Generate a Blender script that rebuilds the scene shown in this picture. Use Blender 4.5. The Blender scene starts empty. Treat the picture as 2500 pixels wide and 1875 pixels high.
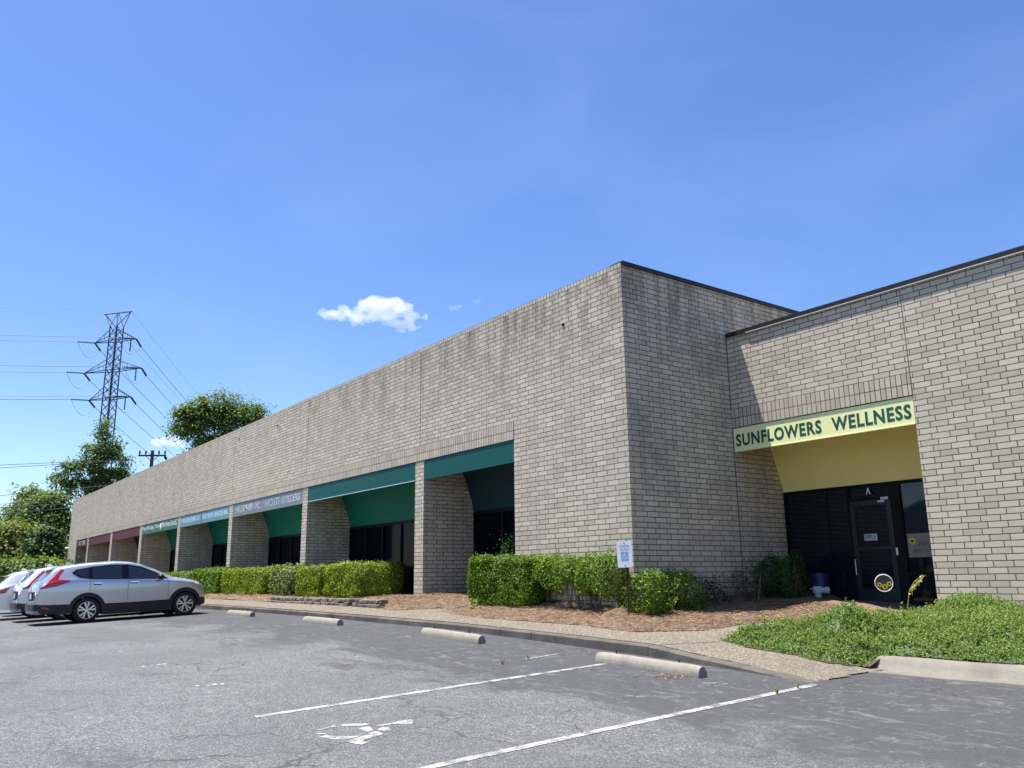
import bpy, bmesh, math, random
import numpy as np
from mathutils import Vector, Matrix
R = math.radians
sc = bpy.context.scene
C = sc.collection

# ------------------------------------------------------------------ camera
cam_d = bpy.data.cameras.new('camera'); cam = bpy.data.objects.new('camera', cam_d); C.objects.link(cam)
cam_d.sensor_width = 36.0; cam_d.lens = 2045.37 / 2500 * 36
cam_d.clip_start = 0.1; cam_d.clip_end = 6000
_yaw, _pit, _rol = -0.9317, 0.2286, -0.0129
_f = Vector((math.sin(_yaw) * math.cos(_pit), math.cos(_yaw) * math.cos(_pit), math.sin(_pit)))
_r = Vector((math.cos(_yaw), -math.sin(_yaw), 0)); _u = _r.cross(_f)
_r2 = _r * math.cos(_rol) + _u * math.sin(_rol); _u2 = -_r * math.sin(_rol) + _u * math.cos(_rol)
m = Matrix((( _r2.x, _u2.x, -_f.x, 11.2199), (_r2.y, _u2.y, -_f.y, -11.0504), (_r2.z, _u2.z, -_f.z, 0.6284), (0, 0, 0, 1)))
cam.matrix_world = m
sc.camera = cam

# ------------------------------------------------------------------ sky, sun, exposure
SUN = Vector((-0.2522, -0.185, 1.0)).normalized()          # towards the sun
w = bpy.data.worlds.new('World'); sc.world = w; w.use_nodes = True
nt = w.node_tree; bg = nt.nodes['Background']
sky = nt.nodes.new('ShaderNodeTexSky'); sky.sky_type = 'NISHITA'; sky.sun_disc = False
sky.sun_elevation = math.asin(SUN.z); sky.sun_rotation = math.atan2(SUN.x, SUN.y)
sky.altitude = 200; sky.air_density = 1.0; sky.dust_density = 0.6; sky.ozone_density = 4.0
hs = nt.nodes.new('ShaderNodeHueSaturation'); hs.inputs['Saturation'].default_value = 1.17; hs.inputs['Hue'].default_value = 0.510; nt.links.new(sky.outputs['Color'], hs.inputs['Color'])
tcw = nt.nodes.new('ShaderNodeTexCoord'); mpw = nt.nodes.new('ShaderNodeMapping'); mpw.inputs['Scale'].default_value = (1, 1, 2.2); nt.links.new(tcw.outputs['Generated'], mpw.inputs['Vector'])
nsw = nt.nodes.new('ShaderNodeTexNoise'); nsw.inputs['Scale'].default_value = 2.6; nsw.inputs['Detail'].default_value = 5; nsw.inputs['Distortion'].default_value = .6; nt.links.new(mpw.outputs['Vector'], nsw.inputs['Vector'])
rpw = nt.nodes.new('ShaderNodeMapRange'); rpw.inputs['From Min'].default_value = .48; rpw.inputs['From Max'].default_value = .78; rpw.inputs['To Max'].default_value = .09; nt.links.new(nsw.outputs['Fac'], rpw.inputs['Value'])
mxw = nt.nodes.new('ShaderNodeMix'); mxw.data_type = 'RGBA'; nt.links.new(rpw.outputs[0], mxw.inputs[0]); nt.links.new(hs.outputs['Color'], mxw.inputs[6]); mxw.inputs[7].default_value = (4.2, 5.4, 7.4, 1)   # thin high haze
nt.links.new(mxw.outputs[2], bg.inputs['Color']); bg.inputs['Strength'].default_value = 0.094
sd = bpy.data.lights.new('sun', 'SUN'); sd.energy = 5.0; sd.angle = R(0.53); sd.color = (1.0, 0.955, 0.88)
so = bpy.data.objects.new('sun', sd); C.objects.link(so)
so.rotation_euler = SUN.to_track_quat('Z', 'Y').to_euler(); so.location = (-20, -10, 60)
sc.view_settings.view_transform = 'Standard'; sc.view_settings.look = 'None'
sc.view_settings.exposure = 1.12; sc.view_settings.gamma = 1.0
sc.cycles.volume_bounces = 6; sc.cycles.max_bounces = 10; sc.cycles.transparent_max_bounces = 24

# ------------------------------------------------------------------ helpers: tagging and meshes
def tag(o, label=None, cat=None, group=None, kind=None):
    if label: o['label'] = label
    if cat: o['category'] = cat
    if group: o['group'] = group
    if kind: o['kind'] = kind
    return o
def empty(name, loc=(0, 0, 0), rz=0, label=None, cat=None, group=None):
    o = bpy.data.objects.new(name, None); C.objects.link(o); o.location = loc; o.rotation_euler = (0, 0, rz)
    o.empty_display_size = 0.2
    return tag(o, label, cat, group)
class MB:
    def __init__(s): s.v = []; s.f = []; s.uv = []; s.mi = []
    def face(s, pts, uvs=None, mi=0):
        n = len(s.v); s.v += [tuple(p) for p in pts]; s.f.append(tuple(range(n, n + len(pts))))
        s.uv.append(uvs if uvs else [(0, 0)] * len(pts)); s.mi.append(mi)
    def box(s, x0, x1, y0, y1, z0, z1, mi=0, M=None):
        c = [(x0,y0,z0),(x1,y0,z0),(x1,y1,z0),(x0,y1,z0),(x0,y0,z1),(x1,y0,z1),(x1,y1,z1),(x0,y1,z1)]
        if M is not None: c = [tuple(M @ Vector(p)) for p in c]
        n = len(s.v); s.v += c
        for f in ((0,3,2,1),(4,5,6,7),(0,1,5,4),(1,2,6,5),(2,3,7,6),(3,0,4,7)):
            s.f.append(tuple(n + i for i in f)); s.mi.append(mi)
            s.uv.append([(s.v[n+i][0] + s.v[n+i][1], s.v[n+i][2]) for i in f])
    def tube(s, pts, rad, n=8, mi=0, cap=True):
        pts = [Vector(p) for p in pts]
        if not hasattr(rad, '__len__'): rad = [rad] * len(pts)
        base = len(s.v); prev = None
        for i, p in enumerate(pts):
            a = pts[max(0, i-1)]; b = pts[min(len(pts)-1, i+1)]; d = (b - a)
            d = d.normalized() if d.length > 1e-9 else Vector((0,0,1))
            if prev is None: x = d.orthogonal().normalized()
            else: x = (prev - d * prev.dot(d)); x = x.normalized() if x.length > 1e-6 else d.orthogonal().normalized()
            prev = x; y = d.cross(x)
            for k in range(n):
                t = 2 * math.pi * k / n; s.v.append(tuple(p + (x * math.cos(t) + y * math.sin(t)) * rad[i]))
        for i in range(len(pts) - 1):
            for k in range(n):
                a = base + i*n + k; b = base + i*n + (k+1) % n
                s.f.append((a, b, b + n, a + n)); s.uv.append([(0,0)]*4); s.mi.append(mi)
        if cap:
            s.f.append(tuple(base + k for k in reversed(range(n)))); s.uv.append([(0,0)]*n); s.mi.append(mi)
            e = base + (len(pts)-1)*n
            s.f.append(tuple(e + k for k in range(n))); s.uv.append([(0,0)]*n); s.mi.append(mi)
    def disc(s, c, r, axis, n=24, mi=0, r2=None):
        axis = Vector(axis).normalized(); x = axis.orthogonal().normalized(); y = axis.cross(x); c = Vector(c)
        s.face([c + (x*math.cos(2*math.pi*k/n) + y*math.sin(2*math.pi*k/n))*r for k in range(n)], mi=mi)
    def prism(s, poly, axis, a, b, mi=0, M=None):
        # poly: list of 2D points; axis 'x','y','z' = extrusion axis
        def P(p, t):
            q = {'x': (t, p[0], p[1]), 'y': (p[0], t, p[1]), 'z': (p[0], p[1], t)}[axis]
            return tuple(M @ Vector(q)) if M is not None else q
        A = [P(p, a) for p in poly]; B = [P(p, b) for p in poly]; n = len(poly)
        s.face(A[::-1], mi=mi); s.face(B, mi=mi)
        for i in range(n):
            j = (i+1) % n; s.face([A[i], A[j], B[j], B[i]], mi=mi)
    def build(s, name, mats, parent=None, smooth=False, fix=True, bevel=0):
        me = bpy.data.meshes.new(name); me.from_pydata(s.v, [], s.f)
        mats = mats if isinstance(mats, (list, tuple)) else [mats]
        for q in mats: me.materials.append(q)
        me.polygons.foreach_set('material_index', s.mi)
        ul = me.uv_layers.new(name='UVMap'); flat = [c for u in s.uv for p in u for c in p]
        ul.data.foreach_set('uv', flat)
        if fix:
            bm = bmesh.new(); bm.from_mesh(me); bmesh.ops.remove_doubles(bm, verts=bm.verts, dist=1e-5)
            bmesh.ops.recalc_face_normals(bm, faces=bm.faces); bm.to_mesh(me); bm.free()
        if smooth:
            me.polygons.foreach_set('use_smooth', [True] * len(me.polygons))
            try: me.set_sharp_from_angle(angle=R(38))
            except Exception: pass
        o = bpy.data.objects.new(name, me); C.objects.link(o)
        if parent: o.parent = parent
        if bevel:
            md = o.modifiers.new('b', 'BEVEL'); md.width = bevel; md.segments = 2; md.limit_method = 'ANGLE'
        return o
def copy_tree(o, parent=None):
    c = o.copy(); C.objects.link(c); c.parent = parent
    for ch in list(o.children): copy_tree(ch, c)
    return c
def grid_obj(name, xs, ys, zf, mat, parent=None, smooth=True, mask=None):
    X, Y = np.meshgrid(xs, ys, indexing='ij'); Z = zf(X, Y)
    nx, ny = X.shape; V = np.stack([X, Y, Z], -1).reshape(-1, 3)
    i, j = np.meshgrid(np.arange(nx-1), np.arange(ny-1), indexing='ij')
    F = np.stack([i*ny+j, (i+1)*ny+j, (i+1)*ny+j+1, i*ny+j+1], -1).reshape(-1, 4)
    if mask is not None:
        cc = V[F].mean(1); F = F[mask(cc[:, 0], cc[:, 1])]
    used = np.unique(F); remap = np.full(len(V), -1); remap[used] = np.arange(len(used))
    return np_obj(name, V[used], remap[F], mat, parent, smooth)
def np_obj(name, V, F, mat, parent=None, smooth=False):
    V = np.ascontiguousarray(V, np.float32); F = np.ascontiguousarray(F, np.int32); k = F.shape[1]
    me = bpy.data.meshes.new(name); me.vertices.add(len(V)); me.vertices.foreach_set('co', V.ravel())
    me.loops.add(F.size); me.loops.foreach_set('vertex_index', F.ravel())
    me.polygons.add(len(F)); me.polygons.foreach_set('loop_start', np.arange(0, F.size, k, dtype=np.int32))
    me.update(calc_edges=True); me.validate()
    if smooth: me.polygons.foreach_set('use_smooth', [True] * len(F))
    me.materials.append(mat)
    o = bpy.data.objects.new(name, me); C.objects.link(o)
    if parent: o.parent = parent
    return o
def inpoly(x, y, poly):
    x = np.asarray(x, float); y = np.asarray(y, float); r = np.zeros(x.shape, bool); n = len(poly)
    for i in range(n):
        x1, y1 = poly[i]; x2, y2 = poly[(i+1) % n]
        if y1 == y2: continue
        c = ((y1 > y) != (y2 > y)) & (x < (x2-x1) * (y-y1) / (y2-y1) + x1); r ^= c
    return r
def segdist(x, y, poly, closed=True):
    d = np.full(np.shape(x), 1e9); n = len(poly)
    for i in range(n if closed else n-1):
        x1, y1 = poly[i]; x2, y2 = poly[(i+1) % n]; L = (x2-x1)**2 + (y2-y1)**2 + 1e-12
        t = np.clip(((x-x1)*(x2-x1) + (y-y1)*(y2-y1)) / L, 0, 1)
        d = np.minimum(d, np.hypot(x - x1 - t*(x2-x1), y - y1 - t*(y2-y1)))
    return d
def wav(x, y, s=1.0, seed=0):
    r = np.random.RandomState(seed); z = 0
    for k in range(7):
        a = r.uniform(0, 6.28); f = s * r.uniform(.6, 2.4); z = z + np.sin((x*np.cos(a) + y*np.sin(a)) * f + r.uniform(0, 6.28)) / 7
    return z

# ------------------------------------------------------------------ helpers: materials
def nm(name):
    mt = bpy.data.materials.new(name); mt.use_nodes = True; t = mt.node_tree
    return mt, t, t.nodes['Principled BSDF']
def N(t, typ, **kw):
    n = t.nodes.new(typ)
    for k, v in kw.items():
        if k in n.inputs: n.inputs[k].default_value = v
        else: setattr(n, k, v)
    return n
def L(t, a, b): t.links.new(a, b)
def coord(t, kind='Object', scale=(1, 1, 1), rot=(0, 0, 0), loc=(0, 0, 0)):
    tc = N(t, 'ShaderNodeTexCoord'); mp = N(t, 'ShaderNodeMapping')
    mp.inputs['Scale'].default_value = scale; mp.inputs['Rotation'].default_value = rot; mp.inputs['Location'].default_value = loc
    L(t, tc.outputs[kind], mp.inputs['Vector']); return mp.outputs['Vector']
def noise(t, vec, scale, detail=4, rough=.55, dist=0):
    n = N(t, 'ShaderNodeTexNoise'); n.inputs['Scale'].default_value = scale; n.inputs['Detail'].default_value = detail
    n.inputs['Roughness'].default_value = rough; n.inputs['Distortion'].default_value = dist
    L(t, vec, n.inputs['Vector']); return n.outputs['Fac']
def ramp(t, fac, stops, interp='LINEAR'):
    r = N(t, 'ShaderNodeValToRGB'); cr = r.color_ramp; cr.interpolation = interp
    while len(cr.elements) < len(stops): cr.elements.new(.5)
    for e, (p, c) in zip(cr.elements, stops):
        e.position = p; e.color = (c[0], c[1], c[2], 1) if hasattr(c, '__len__') else (c, c, c, 1)
    L(t, fac, r.inputs['Fac']); return r.outputs['Color']
def mix(t, fac, a, b, mode='MIX'):
    n = N(t, 'ShaderNodeMix', data_type='RGBA', blend_type=mode)
    for i, s in ((0, fac), (6, a), (7, b)):
        if isinstance(s, bpy.types.NodeSocket): L(t, s, n.inputs[i])
        elif i == 0: n.inputs[0].default_value = s
        else: n.inputs[i].default_value = (s[0], s[1], s[2], 1)
    return n.outputs[2]
def math_(t, op, a, b=0.0, clamp=False):
    n = N(t, 'ShaderNodeMath', operation=op); n.use_clamp = clamp
    for i, s in ((0, a), (1, b)):
        if isinstance(s, bpy.types.NodeSocket): L(t, s, n.inputs[i])
        else: n.inputs[i].default_value = s
    return n.outputs[0]
def bump(t, p, h, strength=.5, dist=.01, prev=None):
    b = N(t, 'ShaderNodeBump'); b.inputs['Strength'].default_value = strength; b.inputs['Distance'].default_value = dist
    L(t, h, b.inputs['Height'])
    if prev is not None: L(t, prev, b.inputs['Normal'])
    L(t, b.outputs['Normal'], p.inputs['Normal']); return b.outputs['Normal']
def simple(name, col, rough=.6, metal=0, var=.12, scale=6, spec=None, coat=0, bmp=0, bscale=60):
    mt, t, p = nm(name); v = coord(t)
    n = noise(t, v, scale, 5); lo = [max(0, c*(1-var)) for c in col]; hi = [min(1, c*(1+var)) for c in col]
    L(t, ramp(t, n, [(.3, lo), (.7, hi)]), p.inputs['Base Color'])
    p.inputs['Roughness'].default_value = rough; p.inputs['Metallic'].default_value = metal
    if spec is not None: p.inputs['Specular IOR Level'].default_value = spec
    if coat: p.inputs['Coat Weight'].default_value = coat; p.inputs['Coat Roughness'].default_value = .04
    if bmp: bump(t, p, noise(t, v, bscale, 4), bmp, .004)
    return mt
def leafmat(name, c0, c1, c2, rough=.45, trans=.35, spec=.5):
    mt, t, p = nm(name); g = N(t, 'ShaderNodeNewGeometry')
    col = ramp(t, g.outputs['Random Per Island'], [(0, c0), (.5, c1), (1, c2)])
    big = noise(t, coord(t), .9, 3); col = mix(t, big, col, (c2[0]*.9, c2[1]*.85, c2[2]*.6), 'MIX') if False else col
    L(t, col, p.inputs['Base Color']); p.inputs['Roughness'].default_value = rough; p.inputs['Specular IOR Level'].default_value = spec
    tr = N(t, 'ShaderNodeBsdfTranslucent'); L(t, mix(t, 1.0, col, (1.35, 1.35, .55), 'MULTIPLY'), tr.inputs['Color'])
    ms = N(t, 'ShaderNodeMixShader'); ms.inputs[0].default_value = trans
    L(t, p.outputs[0], ms.inputs[1]); L(t, tr.outputs[0], ms.inputs[2])
    L(t, ms.outputs[0], t.nodes['Material Output'].inputs['Surface']); return mt

def brickmat(name, bw, rh, offset, freq, tint=1.0, stain=True):
    mt, t, p = nm(name)
    uv = N(t, 'ShaderNodeUVMap'); uv.uv_map = 'UVMap'
    # slight wobble of the joints
    wob = N(t, 'ShaderNodeTexNoise'); wob.inputs['Scale'].default_value = 5; wob.inputs['Detail'].default_value = 2
    L(t, uv.outputs[0], wob.inputs['Vector'])
    sub = N(t, 'ShaderNodeVectorMath', operation='SUBTRACT'); sub.inputs[1].default_value = (.5, .5, .5); L(t, wob.outputs['Color'], sub.inputs[0])
    scl = N(t, 'ShaderNodeVectorMath', operation='SCALE'); scl.inputs['Scale'].default_value = .007; L(t, sub.outputs[0], scl.inputs[0])
    add = N(t, 'ShaderNodeVectorMath', operation='ADD'); L(t, uv.outputs[0], add.inputs[0]); L(t, scl.outputs[0], add.inputs[1])
    b = N(t, 'ShaderNodeTexBrick'); b.offset = offset; b.offset_frequency = freq; b.squash = 1.0
    b.inputs['Scale'].default_value = 1.0; b.inputs['Mortar Size'].default_value = .0078; b.inputs['Mortar Smooth'].default_value = .05
    b.inputs['Brick Width'].default_value = bw; b.inputs['Row Height'].default_value = rh; b.inputs['Bias'].default_value = 0
    k = tint*1.06
    b.inputs['Color1'].default_value = (.43*k, .372*k, .285*k, 1); b.inputs['Color2'].default_value = (.585*k, .512*k, .40*k, 1)
    b.inputs['Mortar'].default_value = (.03, .026, .022, 1)
    L(t, add.outputs[0], b.inputs['Vector'])
    oc = coord(t)
    L(t, ramp(t, noise(t, coord(t, loc=(4, 9, 2)), 1.7, 6, .75), [(.38, (.018, .016, .013)), (.55, (.05, .043, .036)), (.74, (.19, .17, .14))]), b.inputs['Mortar'])  # dark mortar colour also holds the shade inside the raked joints
    n1 = noise(t, oc, 14, 6, .65); col = mix(t, math_(t, 'MULTIPLY', n1, .3), b.outputs['Color'], (.33*k, .285*k, .225*k))
    # warm, reddish patches and broad tonal drift
    n2 = noise(t, oc, .45, 4, .6)
    col = mix(t, ramp(t, n2, [(.5, 0), (.8, .3)]), col, (.44*k, .33*k, .25*k))
    n3 = noise(t, coord(t, scale=(1, 1, 1), loc=(7, 3, 1)), .8, 5, .65)
    col = mix(t, ramp(t, n3, [(.5, 0), (.8, .28)]), col, (.27*k, .24*k, .195*k))
    if stain:
        # mildew running down from the parapet: strongest near the corner of the long wall
        tc = N(t, 'ShaderNodeTexCoord'); sx = N(t, 'ShaderNodeSeparateXYZ'); L(t, tc.outputs['Object'], sx.inputs[0])
        st = noise(t, coord(t, scale=(3.2, 3.2, .55)), 1.0, 7, .72)
        hz = N(t, 'ShaderNodeMapRange'); hz.inputs['From Min'].default_value = 4.6; hz.inputs['From Max'].default_value = 6.6; L(t, sx.outputs['Z'], hz.inputs['Value'])
        hx = N(t, 'ShaderNodeMapRange'); hx.inputs['From Min'].default_value = -22; hx.inputs['From Max'].default_value = -2.0
        hx.inputs['To Min'].default_value = .25; L(t, sx.outputs['X'], hx.inputs['Value'])
        west = math_(t, 'LESS_THAN', sx.outputs['X'], .02)
        msk = math_(t, 'MULTIPLY', west, math_(t, 'MULTIPLY', hz.outputs[0], hx.outputs[0]), False)
        msk = math_(t, 'MULTIPLY', msk, ramp(t, st, [(.43, 0), (.66, 1)]), True)
        col = mix(t, math_(t, 'MULTIPLY', msk, .8, True), col, (.055, .05, .045))
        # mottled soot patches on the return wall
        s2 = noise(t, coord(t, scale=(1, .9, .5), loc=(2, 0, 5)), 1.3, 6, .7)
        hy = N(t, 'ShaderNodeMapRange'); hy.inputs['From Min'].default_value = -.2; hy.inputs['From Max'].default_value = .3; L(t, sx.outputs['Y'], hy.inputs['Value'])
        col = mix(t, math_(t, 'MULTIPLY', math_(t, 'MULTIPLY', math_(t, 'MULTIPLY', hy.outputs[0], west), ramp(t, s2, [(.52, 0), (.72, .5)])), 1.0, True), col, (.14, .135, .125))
    L(t, col, p.inputs['Base Color']); p.inputs['Roughness'].default_value = .9; p.inputs['Specular IOR Level'].default_value = .25
    inv = math_(t, 'SUBTRACT', 1.0, b.outputs['Fac'])
    h = math_(t, 'ADD', inv, math_(t, 'MULTIPLY', noise(t, oc, 45, 5, .7), .22))
    bump(t, p, h, .6, .007)
    return mt

M = {}
M['brick'] = brickmat('brick_running', .3048, .1016, .3333, 2)
M['soldier'] = brickmat('brick_soldier', .2032, .1016, 0, 2, .93, False)
M['header'] = brickmat('brick_header', .1016, .1016, 0, 2, .95, False)
M['cap'] = simple('dark_metal_coping', (.022, .017, .015), .45, .4)
M['flash'] = simple('pale_flashing', (.5, .49, .46), .5)
M['dark'] = simple('dark_bronze_frame', (.007, .008, .010), .55, .1, spec=.15)
M['joint'] = simple('sealant', (.10, .09, .08), .9)
M['roof'] = simple('roof_gravel', (.3, .29, .27), .95, bmp=.4)
M['black'] = simple('black_rubber', (.012, .012, .013), .75)
M['steel'] = simple('brushed_steel', (.55, .55, .55), .35, .9)
M['white'] = simple('white_paint', (.75, .74, .7), .5)
def panelmat(name, col, dirt=(.2, .2, .18), amt=.4, rough=.45):
    mt, t, p = nm(name)
    st = noise(t, coord(t, scale=(2.2, 2.2, .25)), 1.2, 6, .7)
    c = mix(t, ramp(t, st, [(.42, 0), (.75, amt)]), col, dirt)
    c = mix(t, ramp(t, noise(t, coord(t), 1.1, 4), [(.3, .0), (.8, .25)]), c, [x*1.25 for x in col])
    L(t, c, p.inputs['Base Color']); p.inputs['Roughness'].default_value = rough; p.inputs['Specular IOR Level'].default_value = .2; return mt
M['teal'] = panelmat('teal_panel', (.002, .078, .066), (.006, .07, .068), .5, .55)
M['teal_in'] = panelmat('green_soffit', (.004, .16, .10), (.008, .12, .08), .3, .6)
M['navy_in'] = panelmat('dark_teal_soffit', (.008, .035, .045), (.01, .03, .04), .3, .6)
M['grey_panel'] = panelmat('weathered_grey_panel', (.17, .19, .215), (.08, .14, .13), .6)
M['blue_panel'] = panelmat('light_blue_panel', (.11, .25, .30), (.10, .18, .14), .7)
M['green_panel'] = panelmat('green_panel', (.028, .12, .075), (.06, .13, .10), .5)
M['maroon'] = panelmat('maroon_panel', (.10, .022, .032), (.085, .035, .042), .4, .6)
M['maroon_in'] = panelmat('maroon_soffit', (.06, .008, .015), (.05, .01, .02), .4)
M['yellow'] = panelmat('pale_yellow_panel', (.80, .80, .40), (.68, .68, .36), .35)
M['yellow_in'] = panelmat('yellow_soffit', (.86, .74, .28), (.78, .68, .25), .35, .65)
M['sign_green'] = simple('green_lettering', (.006, .075, .036), .5)
M['sign_white'] = panelmat('faded_white_lettering', (.62, .68, .68), (.4, .5, .5), .7)
def worn(name, col, under):
    mt, t, p = nm(name); f = math_(t, 'ADD', math_(t, 'MULTIPLY', noise(t, coord(t), 4.5, 8, .8), .6), math_(t, 'MULTIPLY', noise(t, coord(t, scale=(6, 6, 1)), 3, 5, .7), .4))
    L(t, mix(t, ramp(t, f, [(.44, 0), (.56, 1)]), col, under), p.inputs['Base Color']); p.inputs['Roughness'].default_value = .6; return mt
M['peeling'] = worn('peeling_lettering', (.58, .64, .66), (.20, .24, .26)); M['sign_pale'] = panelmat('pale_lettering', (.45, .60, .70), (.3, .45, .5), .6)
def glassmat(name, col=(.004, .006, .012), rough=.03, spec=.5):
    mt, t, p = nm(name); L(t, ramp(t, noise(t, coord(t), 2, 3), [(0, col), (1, [c*1.6 for c in col])]), p.inputs['Base Color'])
    p.inputs['Roughness'].default_value = rough; p.inputs['Specular IOR Level'].default_value = spec
    bump(t, p, noise(t, coord(t), 1.3, 2), .06, .02); return mt
M['glass'] = glassmat('tinted_glass'); M['bayglass'] = glassmat('dark_reflection_glass', (.002, .003, .006), .08, .04)  # bay glass darkened: its colour stands in for dark surroundings mirrored there

# asphalt
def asphalt(name='asphalt', paint=False):
    mt, t, p = nm(name); oc = coord(t)
    tc = N(t, 'ShaderNodeTexCoord'); sx = N(t, 'ShaderNodeSeparateXYZ'); L(t, tc.outputs['Object'], sx.inputs[0])
    vo = N(t, 'ShaderNodeTexVoronoi'); vo.inputs['Scale'].default_value = 95; L(t, oc, vo.inputs['Vector'])
    sp = N(t, 'ShaderNodeSeparateColor'); L(t, vo.outputs['Color'], sp.inputs[0])
    agg = ramp(t, sp.outputs[0], [(0, (.046, .047, .051)), (.5, (.085, .087, .094)), (.84, (.145, .147, .152)), (1, (.28, .277, .27))])
    sealed = ramp(t, sp.outputs[1], [(0, (.040, .041, .046)), (1, (.058, .059, .066))])
    # sealed (smooth, darker) near the kerb, worn towards the drive lane
    my = N(t, 'ShaderNodeMapRange'); my.inputs['From Min'].default_value = -6.2; my.inputs['From Max'].default_value = -2.6; L(t, sx.outputs['Y'], my.inputs['Value'])
    wn = noise(t, coord(t, scale=(.55, 1.0, 1)), .9, 8, .68, .6)
    sf = math_(t, 'ADD', math_(t, 'MULTIPLY', my.outputs[0], .62), math_(t, 'MULTIPLY', wn, 1.25))
    col = mix(t, ramp(t, sf, [(.74, 0), (.92, 1)]), agg, sealed)
    # scuffs where the sealer has flaked
    sc1 = noise(t, coord(t, scale=(.8, 1.7, 1), rot=(0, 0, R(-14))), 2.3, 12, .8, 1.4)
    col = mix(t, ramp(t, sc1, [(.54, 0), (.64, .7)]), col, (.165, .167, .175))
    sc2 = noise(t, coord(t, scale=(1.8, .9, 1), rot=(0, 0, R(22)), loc=(5, 2, 0)), 3.1, 12, .8, 1.8)
    col = mix(t, ramp(t, sc2, [(.565, 0), (.65, .6)]), col, (.24, .24, .24))
    sc3 = noise(t, coord(t, scale=(.5, 2.6, 1), rot=(0, 0, R(-6)), loc=(1, 7, 0)), 3.0, 12, .82, 1.2)
    col = mix(t, ramp(t, sc3, [(.63, 0), (.69, .6)]), col, (.30, .30, .30))
    # broad tone
    col = mix(t, ramp(t, noise(t, oc, .35, 7, .68), [(.42, 0), (.68, .62)]), col, (.06, .06, .065))
    def cracks(scale, wdt, seed, amt, dcol):
        d = N(t, 'ShaderNodeTexNoise'); d.inputs['Scale'].default_value = 2.2; d.inputs['Detail'].default_value = 6; L(t, oc, d.inputs['Vector'])
        mv = N(t, 'ShaderNodeVectorMath', operation='SCALE'); mv.inputs['Scale'].default_value = .55; L(t, d.outputs['Color'], mv.inputs[0])
        ad = N(t, 'ShaderNodeVectorMath', operation='ADD'); L(t, coord(t, loc=(seed, seed*2, 0)), ad.inputs[0]); L(t, mv.outputs[0], ad.inputs[1])
        v = N(t, 'ShaderNodeTexVoronoi', feature='DISTANCE_TO_EDGE'); v.inputs['Scale'].default_value = scale; L(t, ad.outputs[0], v.inputs['Vector'])
        ln = ramp(t, v.outputs['Distance'], [(0, 1), (wdt, 0)])
        mk = ramp(t, noise(t, coord(t, loc=(seed, 1, 0)), .7, 4), [(.46, 0), (.6, 1)])
        return math_(t, 'MULTIPLY', math_(t, 'MULTIPLY', ln, mk), amt, True)
    c1 = cracks(.55, .010, 3.1, .95, None); col = mix(t, c1, col, (.03, .03, .032))
    c2 = cracks(1.9, .022, 9.7, .8, None); col = mix(t, c2, col, (.045, .045, .045))
    # pine needle dust in one long joint
    if paint:
        pm = noise(t, oc, 7, 8, .75); pm2 = noise(t, oc, 60, 3, .6)
        wear = math_(t, 'ADD', math_(t, 'MULTIPLY', pm, .75), math_(t, 'MULTIPLY', pm2, .35))
        col = mix(t, ramp(t, wear, [(.45, .95), (.62, .12)]), col, (.45, .45, .44)); col = mix(t, math_(t, 'MAXIMUM', c1, c2), col, (.06, .06, .06))
    L(t, col, p.inputs['Base Color']); p.inputs['Roughness'].default_value = .82; p.inputs['Specular IOR Level'].default_value = .35
    bump(t, p, math_(t, 'SUBTRACT', vo.outputs['Distance'], math_(t, 'MULTIPLY', c1, 2.0)), .5, .004)
    return mt
M['asphalt'] = asphalt(); M['paint'] = asphalt('worn_white_paint', True)
def concrete(name, base, dark, agg=False, scale=1.0):
    mt, t, p = nm(name); oc = coord(t)
    c = ramp(t, noise(t, oc, 1.7*scale, 8, .7), [(.3, dark), (.7, base)])
    if agg:
        v = N(t, 'ShaderNodeTexVoronoi'); v.inputs['Scale'].default_value = 62; L(t, oc, v.inputs['Vector'])
        s = N(t, 'ShaderNodeSeparateColor'); L(t, v.outputs['Color'], s.inputs[0])
        a = ramp(t, s.outputs[0], [(0, (.06, .05, .038)), (.4, (.13, .111, .086)), (.75, (.19, .165, .13)), (1, (.36, .325, .265))])
        c = mix(t, .78, c, a); bump(t, p, v.outputs['Distance'], .8, .006)
    else:
        c = mix(t, ramp(t, noise(t, oc, 38, 4, .7), [(.5, 0), (.75, .35)]), c, [x*.5 for x in dark]); bump(t, p, noise(t, oc, 40, 6, .7), .6, .006)
    c = mix(t, ramp(t, noise(t, oc, .9, 6, .7), [(.5, 0), (.8, .5)]), c, [x*.75 for x in dark])
    L(t, c, p.inputs['Base Color']); p.inputs['Roughness'].default_value = .9; p.inputs['Specular IOR Level'].default_value = .25; return mt
M['aggregate'] = concrete('exposed_aggregate', (.18, .155, .12), (.12, .103, .08), True)
M['kerb'] = concrete('dark_kerb_concrete', (.15, .135, .115), (.055, .05, .044))
M['kerb_light'] = concrete('light_kerb_concrete', (.235, .217, .185), (.14, .127, .105))
M['stop'] = concrete('wheel_stop_concrete', (.33, .308, .26), (.19, .172, .14), scale=2)
M['stone'] = concrete('grey_retaining_stone', (.24, .20, .165), (.12, .10, .085), scale=5)
def strawmat(name, blades):
    mt, t, p = nm(name); g = N(t, 'ShaderNodeNewGeometry')
    st = [(0, (.06, .034, .02)), (.45, (.19, .115, .066)), (.8, (.33, .215, .13)), (1, (.50, .37, .25))]
    c = ramp(t, g.outputs['Random Per Island'] if blades else noise(t, coord(t, scale=(1, 3, 1)), 30, 8, .8), st if blades else [(.3, st[0][1]), (.7, st[2][1])])
    L(t, c, p.inputs['Base Color']); p.inputs['Roughness'].default_value = .8
    if not blades: bump(t, p, noise(t, coord(t), 50, 6, .8), 1, .02)
    return mt
M['straw_bed'] = strawmat('pine_straw_bed', False); M['straw'] = strawmat('pine_needles', True)
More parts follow.
